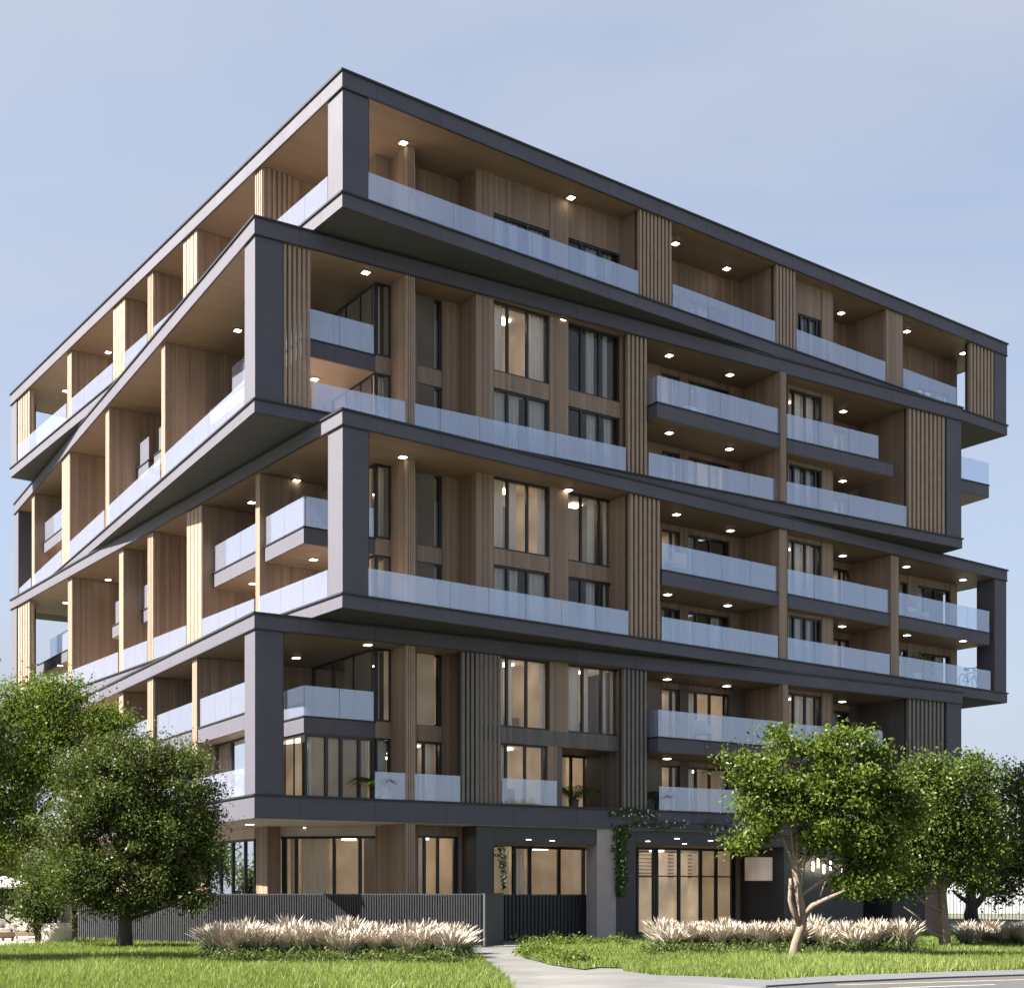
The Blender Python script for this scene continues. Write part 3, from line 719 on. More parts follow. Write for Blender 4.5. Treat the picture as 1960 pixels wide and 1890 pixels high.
tree('garden_tree', 'dense olive green tree standing on the lawn in front of the slatted fence', 41, (238, 1816),
     [(240, 1770, 0), (243, 1730, 0), (252, 1690, .1), (258, 1620, .2), (262, 1540, .2)],
     [(160, 1475, 52, 50), (235, 1450, 75, 55), (330, 1460, 62, 50), (375, 1530, 42, 60), (220, 1550, 110, 75), (320, 1590, 85, 80),
      (130, 1590, 55, 65), (200, 1660, 95, 55), (310, 1670, 95, 52), (388, 1640, 40, 55), (150, 1700, 70, 45), (90, 1680, 35, 60, 1), (330, 1715, 80, 30), (215, 1725, 70, 26), (400, 1580, 22, 40), (270, 1560, 60, 60), (250, 1500, 90, 50)],
     95000, .095, M['leaf_dark'], M['darkbark'], 21, .22, clump=.23, per=150, extra=[([(243, 1760, 0), (330, 1730, -.3), (400, 1700, -.4)], [.07, .05, .03]), ([(241, 1745, 0), (190, 1705, -.3), (160, 1690, -.4)], [.09, .06, .03])])
tree('garden_tree', 'tall bright green tree leaning behind the dense olive tree at the left edge', 49, (150, 1800),
     [(130, 1720, 0), (100, 1650, 0), (60, 1585, 0), (15, 1535, 0), (-30, 1480, 0)],
     [(70, 1345, 75, 45), (140, 1325, 45, 35), (20, 1370, 60, 50), (190, 1385, 55, 40), (100, 1410, 90, 50), (30, 1450, 75, 60), (130, 1480, 90, 50), (225, 1400, 35, 35),
      (10, 1540, 60, 45), (60, 1600, 60, 40), (0, 1620, 40, 45), (-60, 1450, 80, 120), (-50, 1600, 70, 90)],
     62000, .12, M['leaf_fresh'], M['darkbark'], 33, .28, clump=.32, per=150)
tree('street_tree', 'small bright green tree with a forked pale trunk on the lawn near the kerb', 36, (1519, 1833),
     [(1524, 1805, 0), (1534, 1775, 0), (1538, 1752, 0), (1530, 1715, 0), (1522, 1660, 0), (1526, 1600, .1), (1512, 1560, .1), (1520, 1500, .2)],
     [(1410, 1458, 26, 26), (1440, 1480, 30, 30), (1492, 1432, 36, 32), (1478, 1402, 15, 15), (1560, 1445, 50, 40), (1600, 1405, 20, 14), (1630, 1412, 34, 20), (1665, 1440, 34, 30), (1452, 1535, 34, 50), (1535, 1530, 80, 62),
      (1630, 1520, 70, 62), (1432, 1632, 28, 24), (1455, 1610, 22, 22), (1475, 1580, 30, 34), (1700, 1510, 40, 40), (1740, 1545, 30, 36), (1640, 1690, 50, 24), (1700, 1630, 45, 40), (1600, 1600, 80, 50), (1690, 1560, 50, 55), (1655, 1650, 55, 36), (1680, 1490, 35, 35)],
     33000, .12, M['leaf_fresh'], M['bark'], 45, .14, clump=.2, per=130,
     extra=[([(1538, 1752, 0), (1556, 1732, -.2), (1585, 1718, -.3), (1618, 1704, -.4)], [.09, .075, .06, .04]), ([(1560, 1729, -.2), (1573, 1708, -.2), (1580, 1685, -.2)], [.04, .03, .02]),
            ([(1534, 1775, 0), (1518, 1740, -.15), (1512, 1722, -.2), (1513, 1680, -.2)], [.09, .075, .06, .04])])
tree('street_tree', 'mid green tree with rough pale bark beside the far end of the plume bed', 42, (1810, 1815),
     [(1808, 1780, 0), (1806, 1745, 0), (1804, 1710, 0), (1810, 1670, 0), (1800, 1620, 0), (1806, 1560, 0)],
     [(1770, 1470, 45, 32), (1850, 1468, 42, 26), (1810, 1500, 60, 40), (1735, 1530, 50, 45), (1785, 1570, 65, 50), (1860, 1555, 55, 50), (1720, 1600, 55, 45), (1800, 1630, 65, 45), (1715, 1660, 60, 42), (1875, 1620, 45, 42), (1690, 1690, 55, 28), (1745, 1590, 45, 50), (1860, 1680, 40, 22)],
     46000, .11, M['leaf_mid'], M['bark'], 57, .17, per=150, clump=.26,
     extra=[([(1806, 1745, 0), (1770, 1728, -.3), (1752, 1712, -.4)], [.07, .05, .025]), ([(1808, 1795, 0), (1775, 1780, -.3), (1755, 1752, -.4), (1730, 1735, -.5)], [.08, .06, .04, .02]), ([(1806, 1700, 0), (1840, 1672, -.2), (1870, 1655, -.3)], [.07, .05, .03])])
tree('street_tree', 'deep green tree cut off by the right edge behind the rough barked tree', 58, (1985, 1786),
     [(1982, 1740, 0), (1978, 1680, 0), (1975, 1600, 0)],
     [(1950, 1500, 45, 35), (1900, 1525, 35, 35), (1985, 1545, 60, 55), (1925, 1580, 60, 50), (1900, 1640, 50, 42), (1960, 1650, 60, 45), (1935, 1700, 45, 25), (2010, 1640, 60, 80)],
     15000, .17, M['leaf_mid'], M['darkbark'], 69, .25, per=80, clump=.38)
far_t = tree('bare_branched_tree', 'dark bare branched tree in front of the pale distant wall', 88, (1859, 1759),
     [(1859, 1735, 0), (1858, 1705, 0), (1860, 1680, 0), (1866, 1655, 0)],
     [(1860, 1655, 60, 24), (1900, 1650, 40, 20), (1830, 1660, 30, 22)], 6000, .3, M['leaf_deep'], M['darkbark'], 71, .42, clump=.5,
     extra=[([(1860, 1738, 0), (1880, 1718, 0), (1892, 1700, 0), (1915, 1680, 0)], [.3, .22, .15, .07]), ([(1885, 1712, 0), (1905, 1708, 0), (1928, 1700, 0)], [.16, .11, .05]),
            ([(1858, 1728, 0), (1838, 1716, 0), (1822, 1703, 0)], [.22, .14, .06]), ([(1880, 1718, 0), (1882, 1698, 0), (1896, 1676, 0)], [.14, .1, .05]), ([(1895, 1698, 0), (1912, 1694, 0), (1926, 1684, 0)], [.1, .07, .04])])
def bush(name, label, Y, blobs, n, size, mat, seed, clump=.3, cat='shrub'):
    x, y, rx, ry = blobs[0][:4]
    t = thing(name, label, cat, ((x-980)/F*Y, Y, 0)); B = px_blobs(Y, blobs); m = MB()
    for c, r in B: m.tube([(t.location.x, Y, 0), Vector((c[0], c[1], c[2]*.6)), c], [.06, .04, .015], 6, cap=False)
    m.build('stem', M['darkbark'], t)
    v, tone = leaf_cloud(B, n, size, seed, clump); v[:, 2] = np.maximum(v[:, 2], .02)
    np_mesh('foliage', v, 4, mat, t, tone); return t
bush('shrub', 'dark leafy shrub behind the sofas under the leaning tree', 56, [(60, 1700, 60, 55), (10, 1690, 50, 55), (110, 1720, 45, 50), (-40, 1690, 60, 60)], 14000, .16, M['leaf_deep'], 81, .36)
bush('shrub', 'dark leafy shrub between the terrace pillar and the slatted fence', 49, [(155, 1745, 28, 45), (170, 1700, 30, 40), (190, 1725, 26, 45)], 7000, .11, M['leaf_dark'], 83, .26)
bush('shrub', 'drooping dark shrub at the edge of the sunny terrace', 45, [(72, 1755, 26, 30), (62, 1715, 30, 30), (85, 1725, 22, 35)], 5000, .10, M['leaf_deep'], 85, .22)
bush('shrub', 'low round green shrub on the distant turf in the gap beside the building', 84, [(1682, 1742, 13, 11), (1672, 1736, 8, 9)], 2500, .25, M['leaf_deep'], 87, .4)
for i, (x, Y, lab) in enumerate(((-330, 33, 'deep green tree at the front of the lawn, only twigs reaching past the left edge'), (-120, 66, 'deep green tree beyond the terrace, half outside the left edge'),)):
    tree('garden_tree', lab, Y, (x, HY+4420/Y), [(x, 1720, 0), (x, 1650, 0), (x+10, 1600, 0)], [(x-30, 1250, 150, 100), (x+80, 1340, 120, 80), (x-70, 1380, 150, 90), (x+100, 1440, 110, 60), (x+290, 1395, 50, 30), (x+215, 1380, 60, 40)] if Y < 50 else [(x, 1560, 90, 70), (x+60, 1600, 70, 60), (x+90, 1650, 70, 60), (x-60, 1620, 80, 70)], 16000, .2, M['leaf_deep'], M['darkbark'], 91+i, .3, clump=.42, per=110)

# plume grass
def tuft_mesh(seed, npl=150, nlf=130, h=.85):
    g = np.random.default_rng(seed); V = []
    for i in range(npl):
        a = g.uniform(0, 2*np.pi); out = g.uniform(.05, 1)**.8*.62; H = h*g.uniform(.75, 1.12)*(1-.35*out**2/.38*.6); w = g.uniform(.012, .026)
        n = 5; ts = np.linspace(0, 1, n+1); c = np.array([np.cos(a), np.sin(a)]); s0 = g.uniform(0, .12)*c
        ctr = [np.array([*(s0+c*out*t**1.6), H*(t-.18*t**3)]) for t in ts]; side = np.array([-c[1], c[0], 0]); b2 = g.uniform(-.5, .5)
        side = np.array([side[0], side[1], b2]); side /= np.linalg.norm(side)
        wd = [w*.15, w*.2, w*.9, w*1.2, w*.9, w*.08]
        for k in range(n):
            V += [ctr[k]-side*wd[k], ctr[k]+side*wd[k], ctr[k+1]+side*wd[k+1], ctr[k+1]-side*wd[k+1]]
    L = []
    for i in range(nlf):
        a = g.uniform(0, 2*np.pi); c = np.array([np.cos(a), np.sin(a)]); out = g.uniform(.2, .85); H = g.uniform(.14, .42); w = .012
        side = np.array([-c[1], c[0], 0]); pts = [np.array([0, 0, 0.]), np.array([*(c*out*.5), H]), np.array([*(c*out), H*.35])]
        for k, (wa, wb) in enumerate(((w, w), (w, .002))):
            L += [pts[k]-side*wa, pts[k]+side*wa, pts[k+1]+side*wb, pts[k+1]-side*wb]
    return np.array(V), np.array(L), g.random(len(L)//4)
protos = []
def proto(seed, h):
    t = thing('plume_plant', 'x', 'ornamental grass'); V, L, tn = tuft_mesh(seed, h=h)
    np_mesh('plumes', V, 4, M['cream'], t); np_mesh('leaves', L, 4, M['sage'], t, tn); return t
def copy_tree(o):
    r = o.copy(); COL.objects.link(r)
    for ch in o.children: c = ch.copy(); COL.objects.link(c); c.parent = r
    return r
protos = [proto(201+i, .85+.05*i) for i in range(4)]
used = set()
def plant_row(x0, x1, rows, step, label, group, sc=1.0):
    for (ya, dz) in rows:
        x = x0+random.uniform(0, step)
        while x < x1:
            X, Y = gnd(x, ya+random.uniform(-2, 2)); p = random.randrange(4)
            o = protos[p] if p not in used else copy_tree(protos[p]); used.add(p)
            o.location = (X, Y, -.02); o.rotation_euler = (0, 0, random.uniform(0, 6.28)); s = sc*random.uniform(.82, 1.1); o.scale = (s, s, s*random.uniform(.9, 1.1))
            o['label'] = label; o['group'] = group; x += step*random.uniform(.75, 1.2)
plant_row(402, 884, ((1838, 0), (1829, 0), (1822, 0)), 21, 'feathery cream plume grass in the bed before the slatted fence', 'plume grasses before the slatted fence', 1.14)
plant_row(1250, 1735, ((1822, 0), (1814, 0), (1807, 0)), 21, 'feathery cream plume grass in the bed before the lit entrance', 'plume grasses before the entrance', 1.1)
plant_row(1840, 1990, ((1812, 0), (1804, 0)), 24, 'greyish plume grass in tree shade at the right edge of the lawn', 'plume grasses in shade at the right edge')

def cover(x0, x1, y0, y1, n, seed, mat='leaf_dark', y2=None):           # low leafy ground cover along the front of a bed
    g = np.random.default_rng(seed); B = []
    for i in range(int((x1-x0)/9)):
        X, Y = gnd(x0+i*9+g.uniform(-4, 4), g.uniform(y0, y1)+(0 if y2 is None else (y2-y0)*i*9/(x1-x0))); r = g.uniform(.16, .3); B.append(((X, Y, .08), (r*1.2, r, r*.8)))
    v, t = leaf_cloud(B, n, .075, seed, .1, 12); v[:, 2] = np.maximum(v[:, 2], .005)
    tag(np_mesh('ground_cover', v, 4, M[mat], None, t), kind='stuff')
cover(415, 890, 1842, 1849, 16000, 501); cover(1245, 1740, 1824, 1831, 14000, 503); cover(1002, 1125, 1822, 1828, 7000, 505, 'leaf_fresh', 1845); cover(1010, 1220, 1806, 1814, 7000, 507, 'leaf_fresh')
# arching palms on the first-floor balcony
def palm(label, X, Y, z, seed, h=.8, n=16, R_=.95):
    t = thing('potted_palm', label, 'palm', (X, Y, z)); g = random.Random(seed)
    MB().lathe((X, Y, z), [(.16, 0), (.2, .3), (.21, .32)], 14).build('pot', M['graphite'], t, smooth=False)
    V = []; m = MB()
    for i in range(n):
        a = 6.283*i/n+g.uniform(-.2, .2); c = np.array([math.cos(a), math.sin(a)]); r = R_*g.uniform(.6, 1); hh = h*g.uniform(.7, 1.2)
        P = [np.array([X, Y, z+.3])+np.array([*(c*r*s), hh*(1.9*s-1.6*s*s)]) for s in np.linspace(0, 1, 9)]
        m.tube(P, [.012]*8+[.003], 4, cap=False); sd = np.array([-c[1], c[0], 0])
        for k in range(1, 9):
            for sg in (-1, 1):
                for j in (0, .5):
                    p = P[k-1]*(1-j)+P[k]*j; w = .26*math.sin(math.pi*(k+.5)/10)+.05; d = sd*sg*w+np.array([*(c*.10), -.10]); q = p+d
                    o_ = np.array([*(c*.014), .004]); V += [p-o_, p+o_, q+o_*.3, q-o_*.3]
    m.build('stalks', M['sage'], t); V = np.array(V); np_mesh('fronds', V, 4, M['leaf_mid'], t, np.random.default_rng(seed).random(len(V)//4))
def on_box(bi, x, v): fr = BOX[bi][0]; p = fr.P(fr.u(x, v), v, BOX[bi][4]); return p
for lab, x, v, sd, rr in (('arching potted palm inside the glass below the corner balcony', 722, .75, 301, 1.0), ('bushy potted palm in the gap right of the short glass panel', 1098, .75, 303, 1.15),
                      ('arching potted palm right of the last slatted screen above the entrance', 1262, .8, 305, 1.0)):
    p = on_box(3, x, v); palm(lab, p[0], p[1], p[2], sd, R_=rr)
def pot_plant(label, p, seed):
    t = thing('potted_shrub', label, 'potted plant', p)
    MB().lathe(p, [(.2, 0), (.27, .45), (.28, .47)], 16).build('pot', M['whitepaint'], t)
    v, tn = leaf_cloud([((p[0], p[1], p[2]+.85), (.5, .5, .4)), ((p[0]+.5, p[1]+.3, p[2]+.8), (.35, .35, .3))], 2600, .11, seed, .13); np_mesh('foliage', v, 4, M['leaf_fresh'], t, tn)
pot_plant('bushy green potted plant behind the glass of the right end balcony', on_box(2, 1752, .9), 311)

# climber on the dark entrance post and along the fascia
def climber(label, quads, n, nflow, seed):
    t = thing('climbing_plant', label, 'climber', quads[0][0]); g = np.random.default_rng(seed); V = []; T = []; fl = []; st = MB()
    for a, b, wa, wb in quads:                # vine spine a->b with widths
        a, b = np.array(a), np.array(b); side = np.array([BB.p[0], BB.p[1], 0]); out = -np.array([BB.q[0], BB.q[1], 0]); up = np.array([0, 0, 1.])
        ax = b-a; hor = abs(ax[2]) < .5*np.linalg.norm(ax); other = up if hor else side
        st.tube([tuple(a+out*.02), tuple((a+b)/2+other*.1+out*.03), tuple(b+out*.02)], .012, 5)
        for i in range(n):
            s = g.random(); w = wa+(wb-wa)*s; p = a+ax*s+other*g.normal(0, .5)*w+out*(.03+.08*g.random())
            nr = out+g.normal(0, .6, 3); nr /= np.linalg.norm(nr); tt = np.cross(nr, g.normal(size=3)); tt /= np.linalg.norm(tt); bb = np.cross(nr, tt); L = .05+.05*g.random()
            V += [p-tt*L, p+bb*L*.55, p+tt*L, p-bb*L*.55]; T.append(g.random())
        for i in range(nflow):
            s = g.random(); p = a+ax*s+other*g.normal(0, .55)*(wa+(wb-wa)*s)+out*.14; r = .012+.014*g.random()
            nr = out+g.normal(0, .3, 3); nr /= np.linalg.norm(nr); tt = np.cross(nr, up); tt /= np.linalg.norm(tt); bb = np.cross(nr, tt)
            for k in range(5):
                c_, s_ = math.cos(k*1.2566), math.sin(k*1.2566); d = tt*c_+bb*s_; e = -tt*s_+bb*c_
                fl += [p, p+d*r+e*r*.5, p+d*r*1.8, p+d*r-e*r*.5]
    st.build('stems', M['darkbark'], t); np_mesh('foliage', np.array(V), 4, M['leaf_mid'], t, np.array(T)); np_mesh('blossoms', np.array(fl), 4, M['petal'], t)
Bp = lambda x, z, v=.03: BB.P(BB.u(x, v), v, z)
climber('white flowering creeper hanging down the dark entrance post', [(Bp(1188, 4.3), Bp(1186, 1.6), .42, .2)], 620, 22, 401)
climber('white flowering creeper trailing along the dark fascia over the entrance', [(Bp(1165, 4.75, -.02), Bp(1260, 4.7, -.02), .15, .35), (Bp(1200, 4.35, -.02), Bp(1400, 4.4, -.02), .2, .22)], 90, 20, 403)
climber('small creeper with yellow green leaves on the dark pier left of the entrance window', [(Bp(957, 3.4), Bp(962, 1.9), .25, .1)], 90, 14, 405)

# ------------------------------------------------------------------ fence, terrace, furniture, background
def slat_fence(name, label, pts, h, pitch, thick=.03):
    t = thing(name, label, 'fence', (*pts[0], 0)); m = MB(); r_ = MB(); g = random.Random(5)
    for (x0, y0), (x1, y1) in zip(pts, pts[1:]):
        L = math.hypot(x1-x0, y1-y0); fr = Fr(x0, y0, math.degrees(math.atan2(y1-y0, x1-x0))); n = int(L/pitch)
        for i in range(n):
            a = i*L/n; m.box(fr, a+.008, a+L/n*.62, -.03-g.uniform(0, .012), .03, .03, h)
        r_.box(fr, 0, L, .032, .06, .02, h-.02)
        r_.box(fr, 0, L, -.035, .065, h+.001, h+.03)
        for k in range(int(L/2.2)+1): r_.box(fr, min(k*2.2, L-.06), min(k*2.2, L-.06)+.06, .061, .12, 0, h)
    m.build('slats', M['fence'], t); r_.build('backing', M['graphite'], t); return t
fx1 = ((922-980)/F*44.2, 44.2); fx0 = ((405-980)/F*45.6, 45.6); fxl = ((150-980)/F*47.5, 47.5)
slat_fence('slatted_fence', 'graphite fence of fine upright slats behind the cream plume grasses', [fxl, fx0, fx1], 1.68, .085)
MB_ = thing('fence_return', 'short plain graphite wall closing the right end of the slatted fence', 'wall', (*fx1, 0))
fr = Fr(*fx1, 52); MB().box(fr, 0.02, 1.0, -.12, 0, 0, 1.7).build('panel', M['graphite'], MB_); MB().box(fr, 0.02, 1.0, -.13, .01, 1.701, 1.73).build('coping', M['black'], MB_)
g0 = BB.P(BB.u(958, 1.2), 1.2, 0)[:2]; g1 = BB.P(BB.u(1128, 1.2), 1.2, 0)[:2]
slat_fence('slatted_fence', 'low graphite slatted fence in the recess left of the pale entrance post', [g0, g1], 1.66, .16)

# terrace at the left edge
sheet('terrace', [gnd(-60, 1811), gnd(128, 1806), gnd(140, 1772), gnd(-60, 1772)], .004, M['stone'])
def sofa(label, x, Y, w, deg):
    X = (x-980)/F*Y; t = thing('outdoor_sofa', label, 'sofa', (X, Y, 0)); fr = Fr(X, Y, deg)
    MB().box(fr, 0, w, 0, .8, .12, .3).build('base', M['slat'], t, bevel=.02)
    for a in (.05, w-.11):
        for b in (.05, .69): MB().box(fr, a, a+.06, b, b+.06, 0, .12).build('leg', M['steel'], t)
    for i in range(2): MB().box(fr, .12+i*(w-.24)/2, .12+(i+1)*(w-.24)/2-.02, .02, .62, .301, .46).build('seat_cushion', M['cloth'], t, bevel=.05)
    MB().box(fr, 0, w, .64, .8, .3, .78).build('backrest', M['cloth'], t, bevel=.05)
    for a in (0, w-.11): MB().box(fr, a, a+.11, 0, .63, .3, .6).build('armrest', M['cloth'], t, bevel=.03)
sofa('cream outdoor sofa nearest the drooping shrub on the terrace', 20, 50.5, 1.5, 8)
sofa('cream outdoor sofa cut off by the left edge of the terrace', -40, 48.2, 1.4, 50)
Xp, Yp = (8-980)/F*52, 52
t = thing('parasol', 'cream parasol over the terrace sofas, cut off by the left edge', 'parasol', (Xp, Yp, 0))
MB().lathe((Xp, Yp, 0), [(.3, 0), (.3, .06), (.05, .08)], 16).build('base', M['steel'], t)
MB().tube([(Xp, Yp, .06), (Xp, Yp, 2.4)], .025, 8).build('pole', M['steel'], t)
m = MB(); m.lathe((Xp, Yp, 0), [(1.25, 1.93), (1.25, 1.99), (.6, 2.2), (.04, 2.38)], 8); m.build('canopy', M['cloth'], t)
pX, pY = (128-980)/F*45.5, 45.5
t = thing('stone_pillar', 'pale stone pillar with a wide cap at the terrace corner by the fence', 'pillar', (pX, pY, 0)); fr = Fr(pX, pY, 10)
MB().box(fr, -.14, .14, -.14, .14, 0, 1.72).build('shaft', M['stone'], t, bevel=.01); MB().box(fr, -.3, .5, -.2, .2, 1.722, 2.0).build('cap', M['beige'], t, bevel=.01)
pX, pY = (108-980)/F*45.0, 45.0
t = thing('stone_planter', 'low rounded stone planter with dry stems beside the terrace pillar', 'planter', (pX, pY, 0))
MB().lathe((pX, pY, 0), [(.36, 0), (.46, .25), (.5, .5), (.46, .72), (.4, .74), (.38, .62)], 20).build('bowl', M['stone'], t, smooth=True)
g = random.Random(9); m = MB()
for i in range(40):
    a = g.uniform(0, 6.28); r = g.uniform(.05, .6); z = g.uniform(.15, .5); m.tube([(pX+.3*math.cos(a)*g.random(), pY+.3*math.sin(a)*g.random(), .66), (pX+r*math.cos(a), pY+r*math.sin(a), .7+z)], [.008, .003], 4, cap=False)
m.build('stems', M['darkbark'], t)
# chandelier in the glazed corner room, drum pendant in the entrance
cp = CORE.P(CORE.u(737, 1.3), 1.3, 0); cz = BOX[3][5]-.03
t = thing('chandelier', 'glowing chandelier of small glass bulbs in the glazed corner room', 'chandelier', (cp[0], cp[1], cz)); g = random.Random(4)
m = MB(); bl = MB()
for i in range(11):
    a = i*.9; r = .1+.06*(i % 6); x, y = cp[0]+r*math.cos(a), cp[1]+r*math.sin(a); z = cz-.3-.09*((i*5) % 7)
    m.tube([(x, y, cz), (x, y, z)], .006, 5); bl.lathe((x, y, z-.09), [(.012, 0), (.045, .03), (.045, .06), (.015, .09)], 8)
m.lathe((cp[0], cp[1], cz-.05), [(.35, 0), (.35, .05)], 16); m.build('canopy', M['steel'], t); bl.build('bulbs', M['bulb'], t)
pp = BB.P(BB.u(1452, .8), .8, 0)
t = thing('pendant_lamp', 'large pale drum pendant hanging under the entrance ceiling', 'pendant lamp', (pp[0], pp[1], 2.2))
MB().lathe((pp[0], pp[1], 2.25), [(.56, 0), (.56, .95), (.54, .95), (.54, .02)], 28).build('shade', M['shade'], t, smooth=False)
MB().tube([(pp[0], pp[1], 3.62), (pp[0], pp[1], 3.1)], .02, 8).build('rod', M['steel'], t)

for i, (x, ln) in enumerate(((1556, .75), (1566, .6), (1577, .85), (1590, .7), (1612, .95), (1626, .65), (1640, .8))):
    q = BB.P(BB.u(x, -.14), -.14, 0)
    t = thing('hanging_light', 'slim glowing glass tube hanging in the row beside the graphite wall', 'pendant light', (q[0], q[1], 3.4-ln), 'glass tube lights by the graphite wall')
    MB().lathe((q[0], q[1], 3.4-ln), [(.02, 0), (.035, .02), (.035, .36), (.02, .38)], 10).build('tube', M['bulb'], t)
    MB().tube([(q[0], q[1], 3.78-ln), (q[0], q[1], 4.13)], .006, 5).build('cord', M['steel'], t)
def chair(label, p, deg, m1='cloth'):
    t = thing('balcony_chair', label, 'chair', p); fr = Fr(p[0], p[1], deg); z = p[2]
    for a in (-.27, .27):
        for b in (-.25, .25): MB().tube([fr.P(a*1.12, b*1.12, z), fr.P(a*.9, b*.9, z+.36)], .018, 6).build('leg', M['steel'], t)
    MB().box(fr, -.33, .33, -.3, .3, z+.36, z+.48).build('seat', M[m1], t, bevel=.04)
    MB().hexa([fr.P(a, b, z+.46) for a, b in ((-.33, .24), (.33, .24), (.33, .34), (-.33, .34))], [fr.P(a, b, z+.9) for a, b in ((-.3, .38), (.3, .38), (.3, .46), (-.3, .46))]).build('backrest', M[m1], t, bevel=.03)
    for a in (-.36, .3): MB().box(fr, a, a+.06, -.28, .3, z+.481, z+.66).build('armrest', M[m1], t, bevel=.02)
for lab, bi, x, v, lvl, dg in (('cream chair on the middle balcony right of the tall slatted screen, third box down', 2, 1292, 1.0, 6, 200),
        ('cream chair on the projecting balcony of the lowest box above the entrance', 3, 1345, .7, 6, 150), ('cream chair on the projecting balcony in the second box down', 1, 1330, .9, 6, 20),
        ('cream chair on the top floor balcony beside the wide slatted screen', 0, 1330, 1.0, 4, 30), ('cream chair on the end balcony above the bicycle', 2, 1760, 1.1, 6, 40)):
    fr = BOX[bi][0]; chair(lab, fr.P(fr.u(x, v), v, BOX[bi][lvl]), dg)

# bicycle on the right end balcony
def bicycle(p, deg):
    t = thing('bicycle', 'white bicycle with black handlebar leaning on the right end balcony glass', 'bicycle', p); fr = Fr(p[0], p[1], deg); z = p[2]
    T = lambda a, b, h: fr.P(a, b, z+h)
    for a in (-.52, .52):
        m = MB(); m.tube([T(a+.33*math.cos(k*math.pi/12), 0, .345+.33*math.sin(k*math.pi/12)) for k in range(25)], .018, 6, cap=False)
        for k in range(8): m.tube([T(a, 0, .345), T(a+.32*math.cos(k*.785), 0, .345+.32*math.sin(k*.785))], .003, 4)
        m.build('wheel', M['rubber'], t)
    m = MB()
    for a, b in (((-.52, .345), (-.12, .3)), ((-.12, .3), (.36, .72)), ((-.12, .3), (-.22, .82)), ((-.2, .74), (.34, .82)), ((-.52, .345), (-.21, .76)), ((.52, .345), (.33, .9))):
        m.tube([T(a[0], 0, a[1]), T(b[0], 0, b[1])], .022, 8)
    m.build('frame', M['whitepaint'], t)
    MB().tube([T(-.36, 0, .9), T(-.22, 0, .92), T(-.1, 0, .9)], [.07, .06, .025], 8).build('saddle', M['rubber'], t)
    m = MB(); m.tube([T(.33, 0, .88), T(.31, 0, 1.02)], .016, 8); m.tube([T(.22, -.3, 1.04), T(.33, -.16, 1.06), T(.36, 0, 1.03), T(.33, .16, 1.06), T(.22, .3, 1.04)], .02, 8); m.build('handlebar', M['rubber'], t)
    MB().lathe(T(.42, 0, .86), [(.03, 0), (.06, .03), (.06, .09), (.03, .11)], 10).build('headlight', M['whitepaint'], t)
pb = on_box(2, 1856, .42); bicycle(pb, 36.65)

# pale wall and thin railing beyond the right end
wl = thing('distant_wall', 'long pale wall closing the view beyond the turf on the right', 'wall', (45, 118, 0)); fr = Fr(24, 118, 0)
MB().box(fr, 0, 60, 0, .4, 0, 4.2).build('panel', M['paleclad'], wl); MB().box(fr, -.05, 60.05, -.05, .45, 4.201, 4.3).build('coping', M['concrete'], wl)
rf = thing('metal_railing', 'thin dark metal railing with upright bars on the distant turf', 'railing', (23, 86, 0)); fr = Fr(22, 86, 0); m = MB()
for i in range(60): m.box(fr, i*.22, i*.22+.03, 0, .03, .05, 2.5)
m.build('bars', M['steel'], rf); MB().box(fr, 0, 13.3, -.01, .04, 2.501, 2.55).box(fr, 0, 13.3, -.01, .04, .0, .049).build('rails', M['steel'], rf)

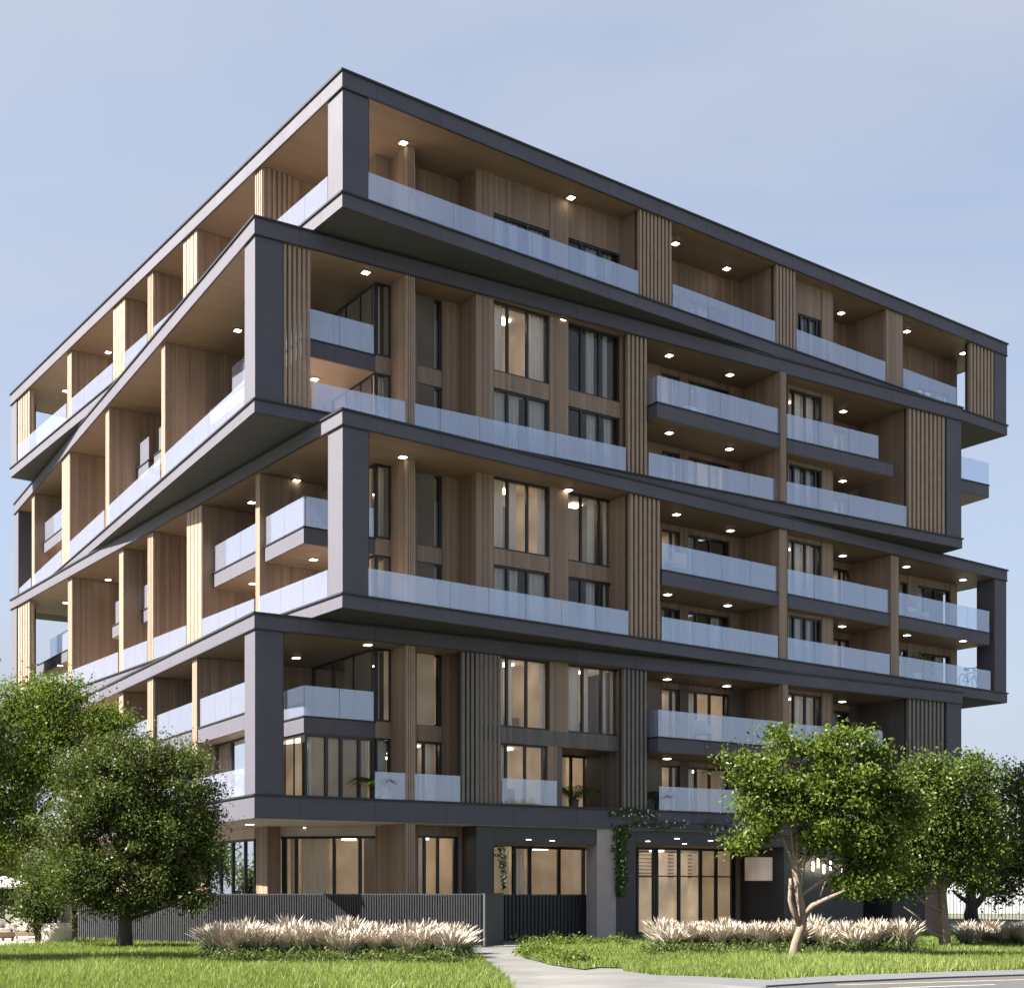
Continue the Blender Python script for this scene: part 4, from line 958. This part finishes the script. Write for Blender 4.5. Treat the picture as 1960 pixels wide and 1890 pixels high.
# ------------------------------------------------------------------ light, sky, camera
SUN = Vector((-.96, -.28, 0)).normalized()*math.cos(R(45))+Vector((0, 0, math.sin(R(45))))
l = bpy.data.lights.new('sun', 'SUN'); l.energy = 5.0; l.angle = R(.5); l.color = (1, .95, .87)
so = bpy.data.objects.new('sun', l); COL.objects.link(so); so.rotation_euler = SUN.to_track_quat('Z', 'Y').to_euler()
w = bpy.data.worlds.new('World'); S.world = w; w.use_nodes = True; nt = w.node_tree; nt.nodes.clear()
sky = nt.nodes.new('ShaderNodeTexSky'); sky.sky_type = 'NISHITA'; sky.sun_disc = False; sky.sun_elevation = R(45)
sky.sun_rotation = math.atan2(SUN.x, SUN.y); sky.air_density = 1.0; sky.dust_density = 3.0; sky.ozone_density = 1.0
bg = nt.nodes.new('ShaderNodeBackground'); bg.inputs[1].default_value = .055
# thin high cirrus veil over the clear sky
veil = nt.nodes.new('ShaderNodeBackground'); veil.inputs[0].default_value = (.77, .84, 1, 1); veil.inputs[1].default_value = .165
tcw = nt.nodes.new('ShaderNodeTexCoord'); mpw = nt.nodes.new('ShaderNodeMapping'); mpw.inputs['Scale'].default_value = (1.2, 1.2, 4.5)
nzw = nt.nodes.new('ShaderNodeTexNoise'); nzw.inputs['Scale'].default_value = 1.6; nzw.inputs['Detail'].default_value = 7; nzw.inputs['Distortion'].default_value = .6
mr = nt.nodes.new('ShaderNodeMapRange'); mr.inputs[1].default_value = .3; mr.inputs[2].default_value = .75; mr.inputs[3].default_value = .34; mr.inputs[4].default_value = 1.0
mxw = nt.nodes.new('ShaderNodeMixShader'); nt.links.new(tcw.outputs['Generated'], mpw.inputs[0]); nt.links.new(mpw.outputs[0], nzw.inputs['Vector'])
nt.links.new(nzw.outputs['Fac'], mr.inputs[0]); nt.links.new(mr.outputs[0], mxw.inputs[0])
ow = nt.nodes.new('ShaderNodeOutputWorld'); nt.links.new(sky.outputs[0], bg.inputs[0])
nt.links.new(bg.outputs[0], mxw.inputs[1]); nt.links.new(veil.outputs[0], mxw.inputs[2]); nt.links.new(mxw.outputs[0], ow.inputs[0])
cam = bpy.data.cameras.new('camera'); co = bpy.data.objects.new('camera', cam); COL.objects.link(co)
co.location = (0, 0, EYE); co.rotation_euler = (R(90), 0, 0); cam.sensor_fit = 'HORIZONTAL'; cam.sensor_width = 36
cam.lens = 36*F/1960; cam.shift_y = (HY-945)/1960; cam.clip_end = 3000; cam.clip_start = .1
S.camera = co
S.render.engine = 'CYCLES'; S.cycles.use_denoising = True
S.cycles.max_bounces = 8; S.cycles.transparent_max_bounces = 16; S.cycles.diffuse_bounces = 4
S.view_settings.view_transform = 'Standard'; S.view_settings.look = 'None'; S.view_settings.exposure = 2.2; S.view_settings.gamma = 1
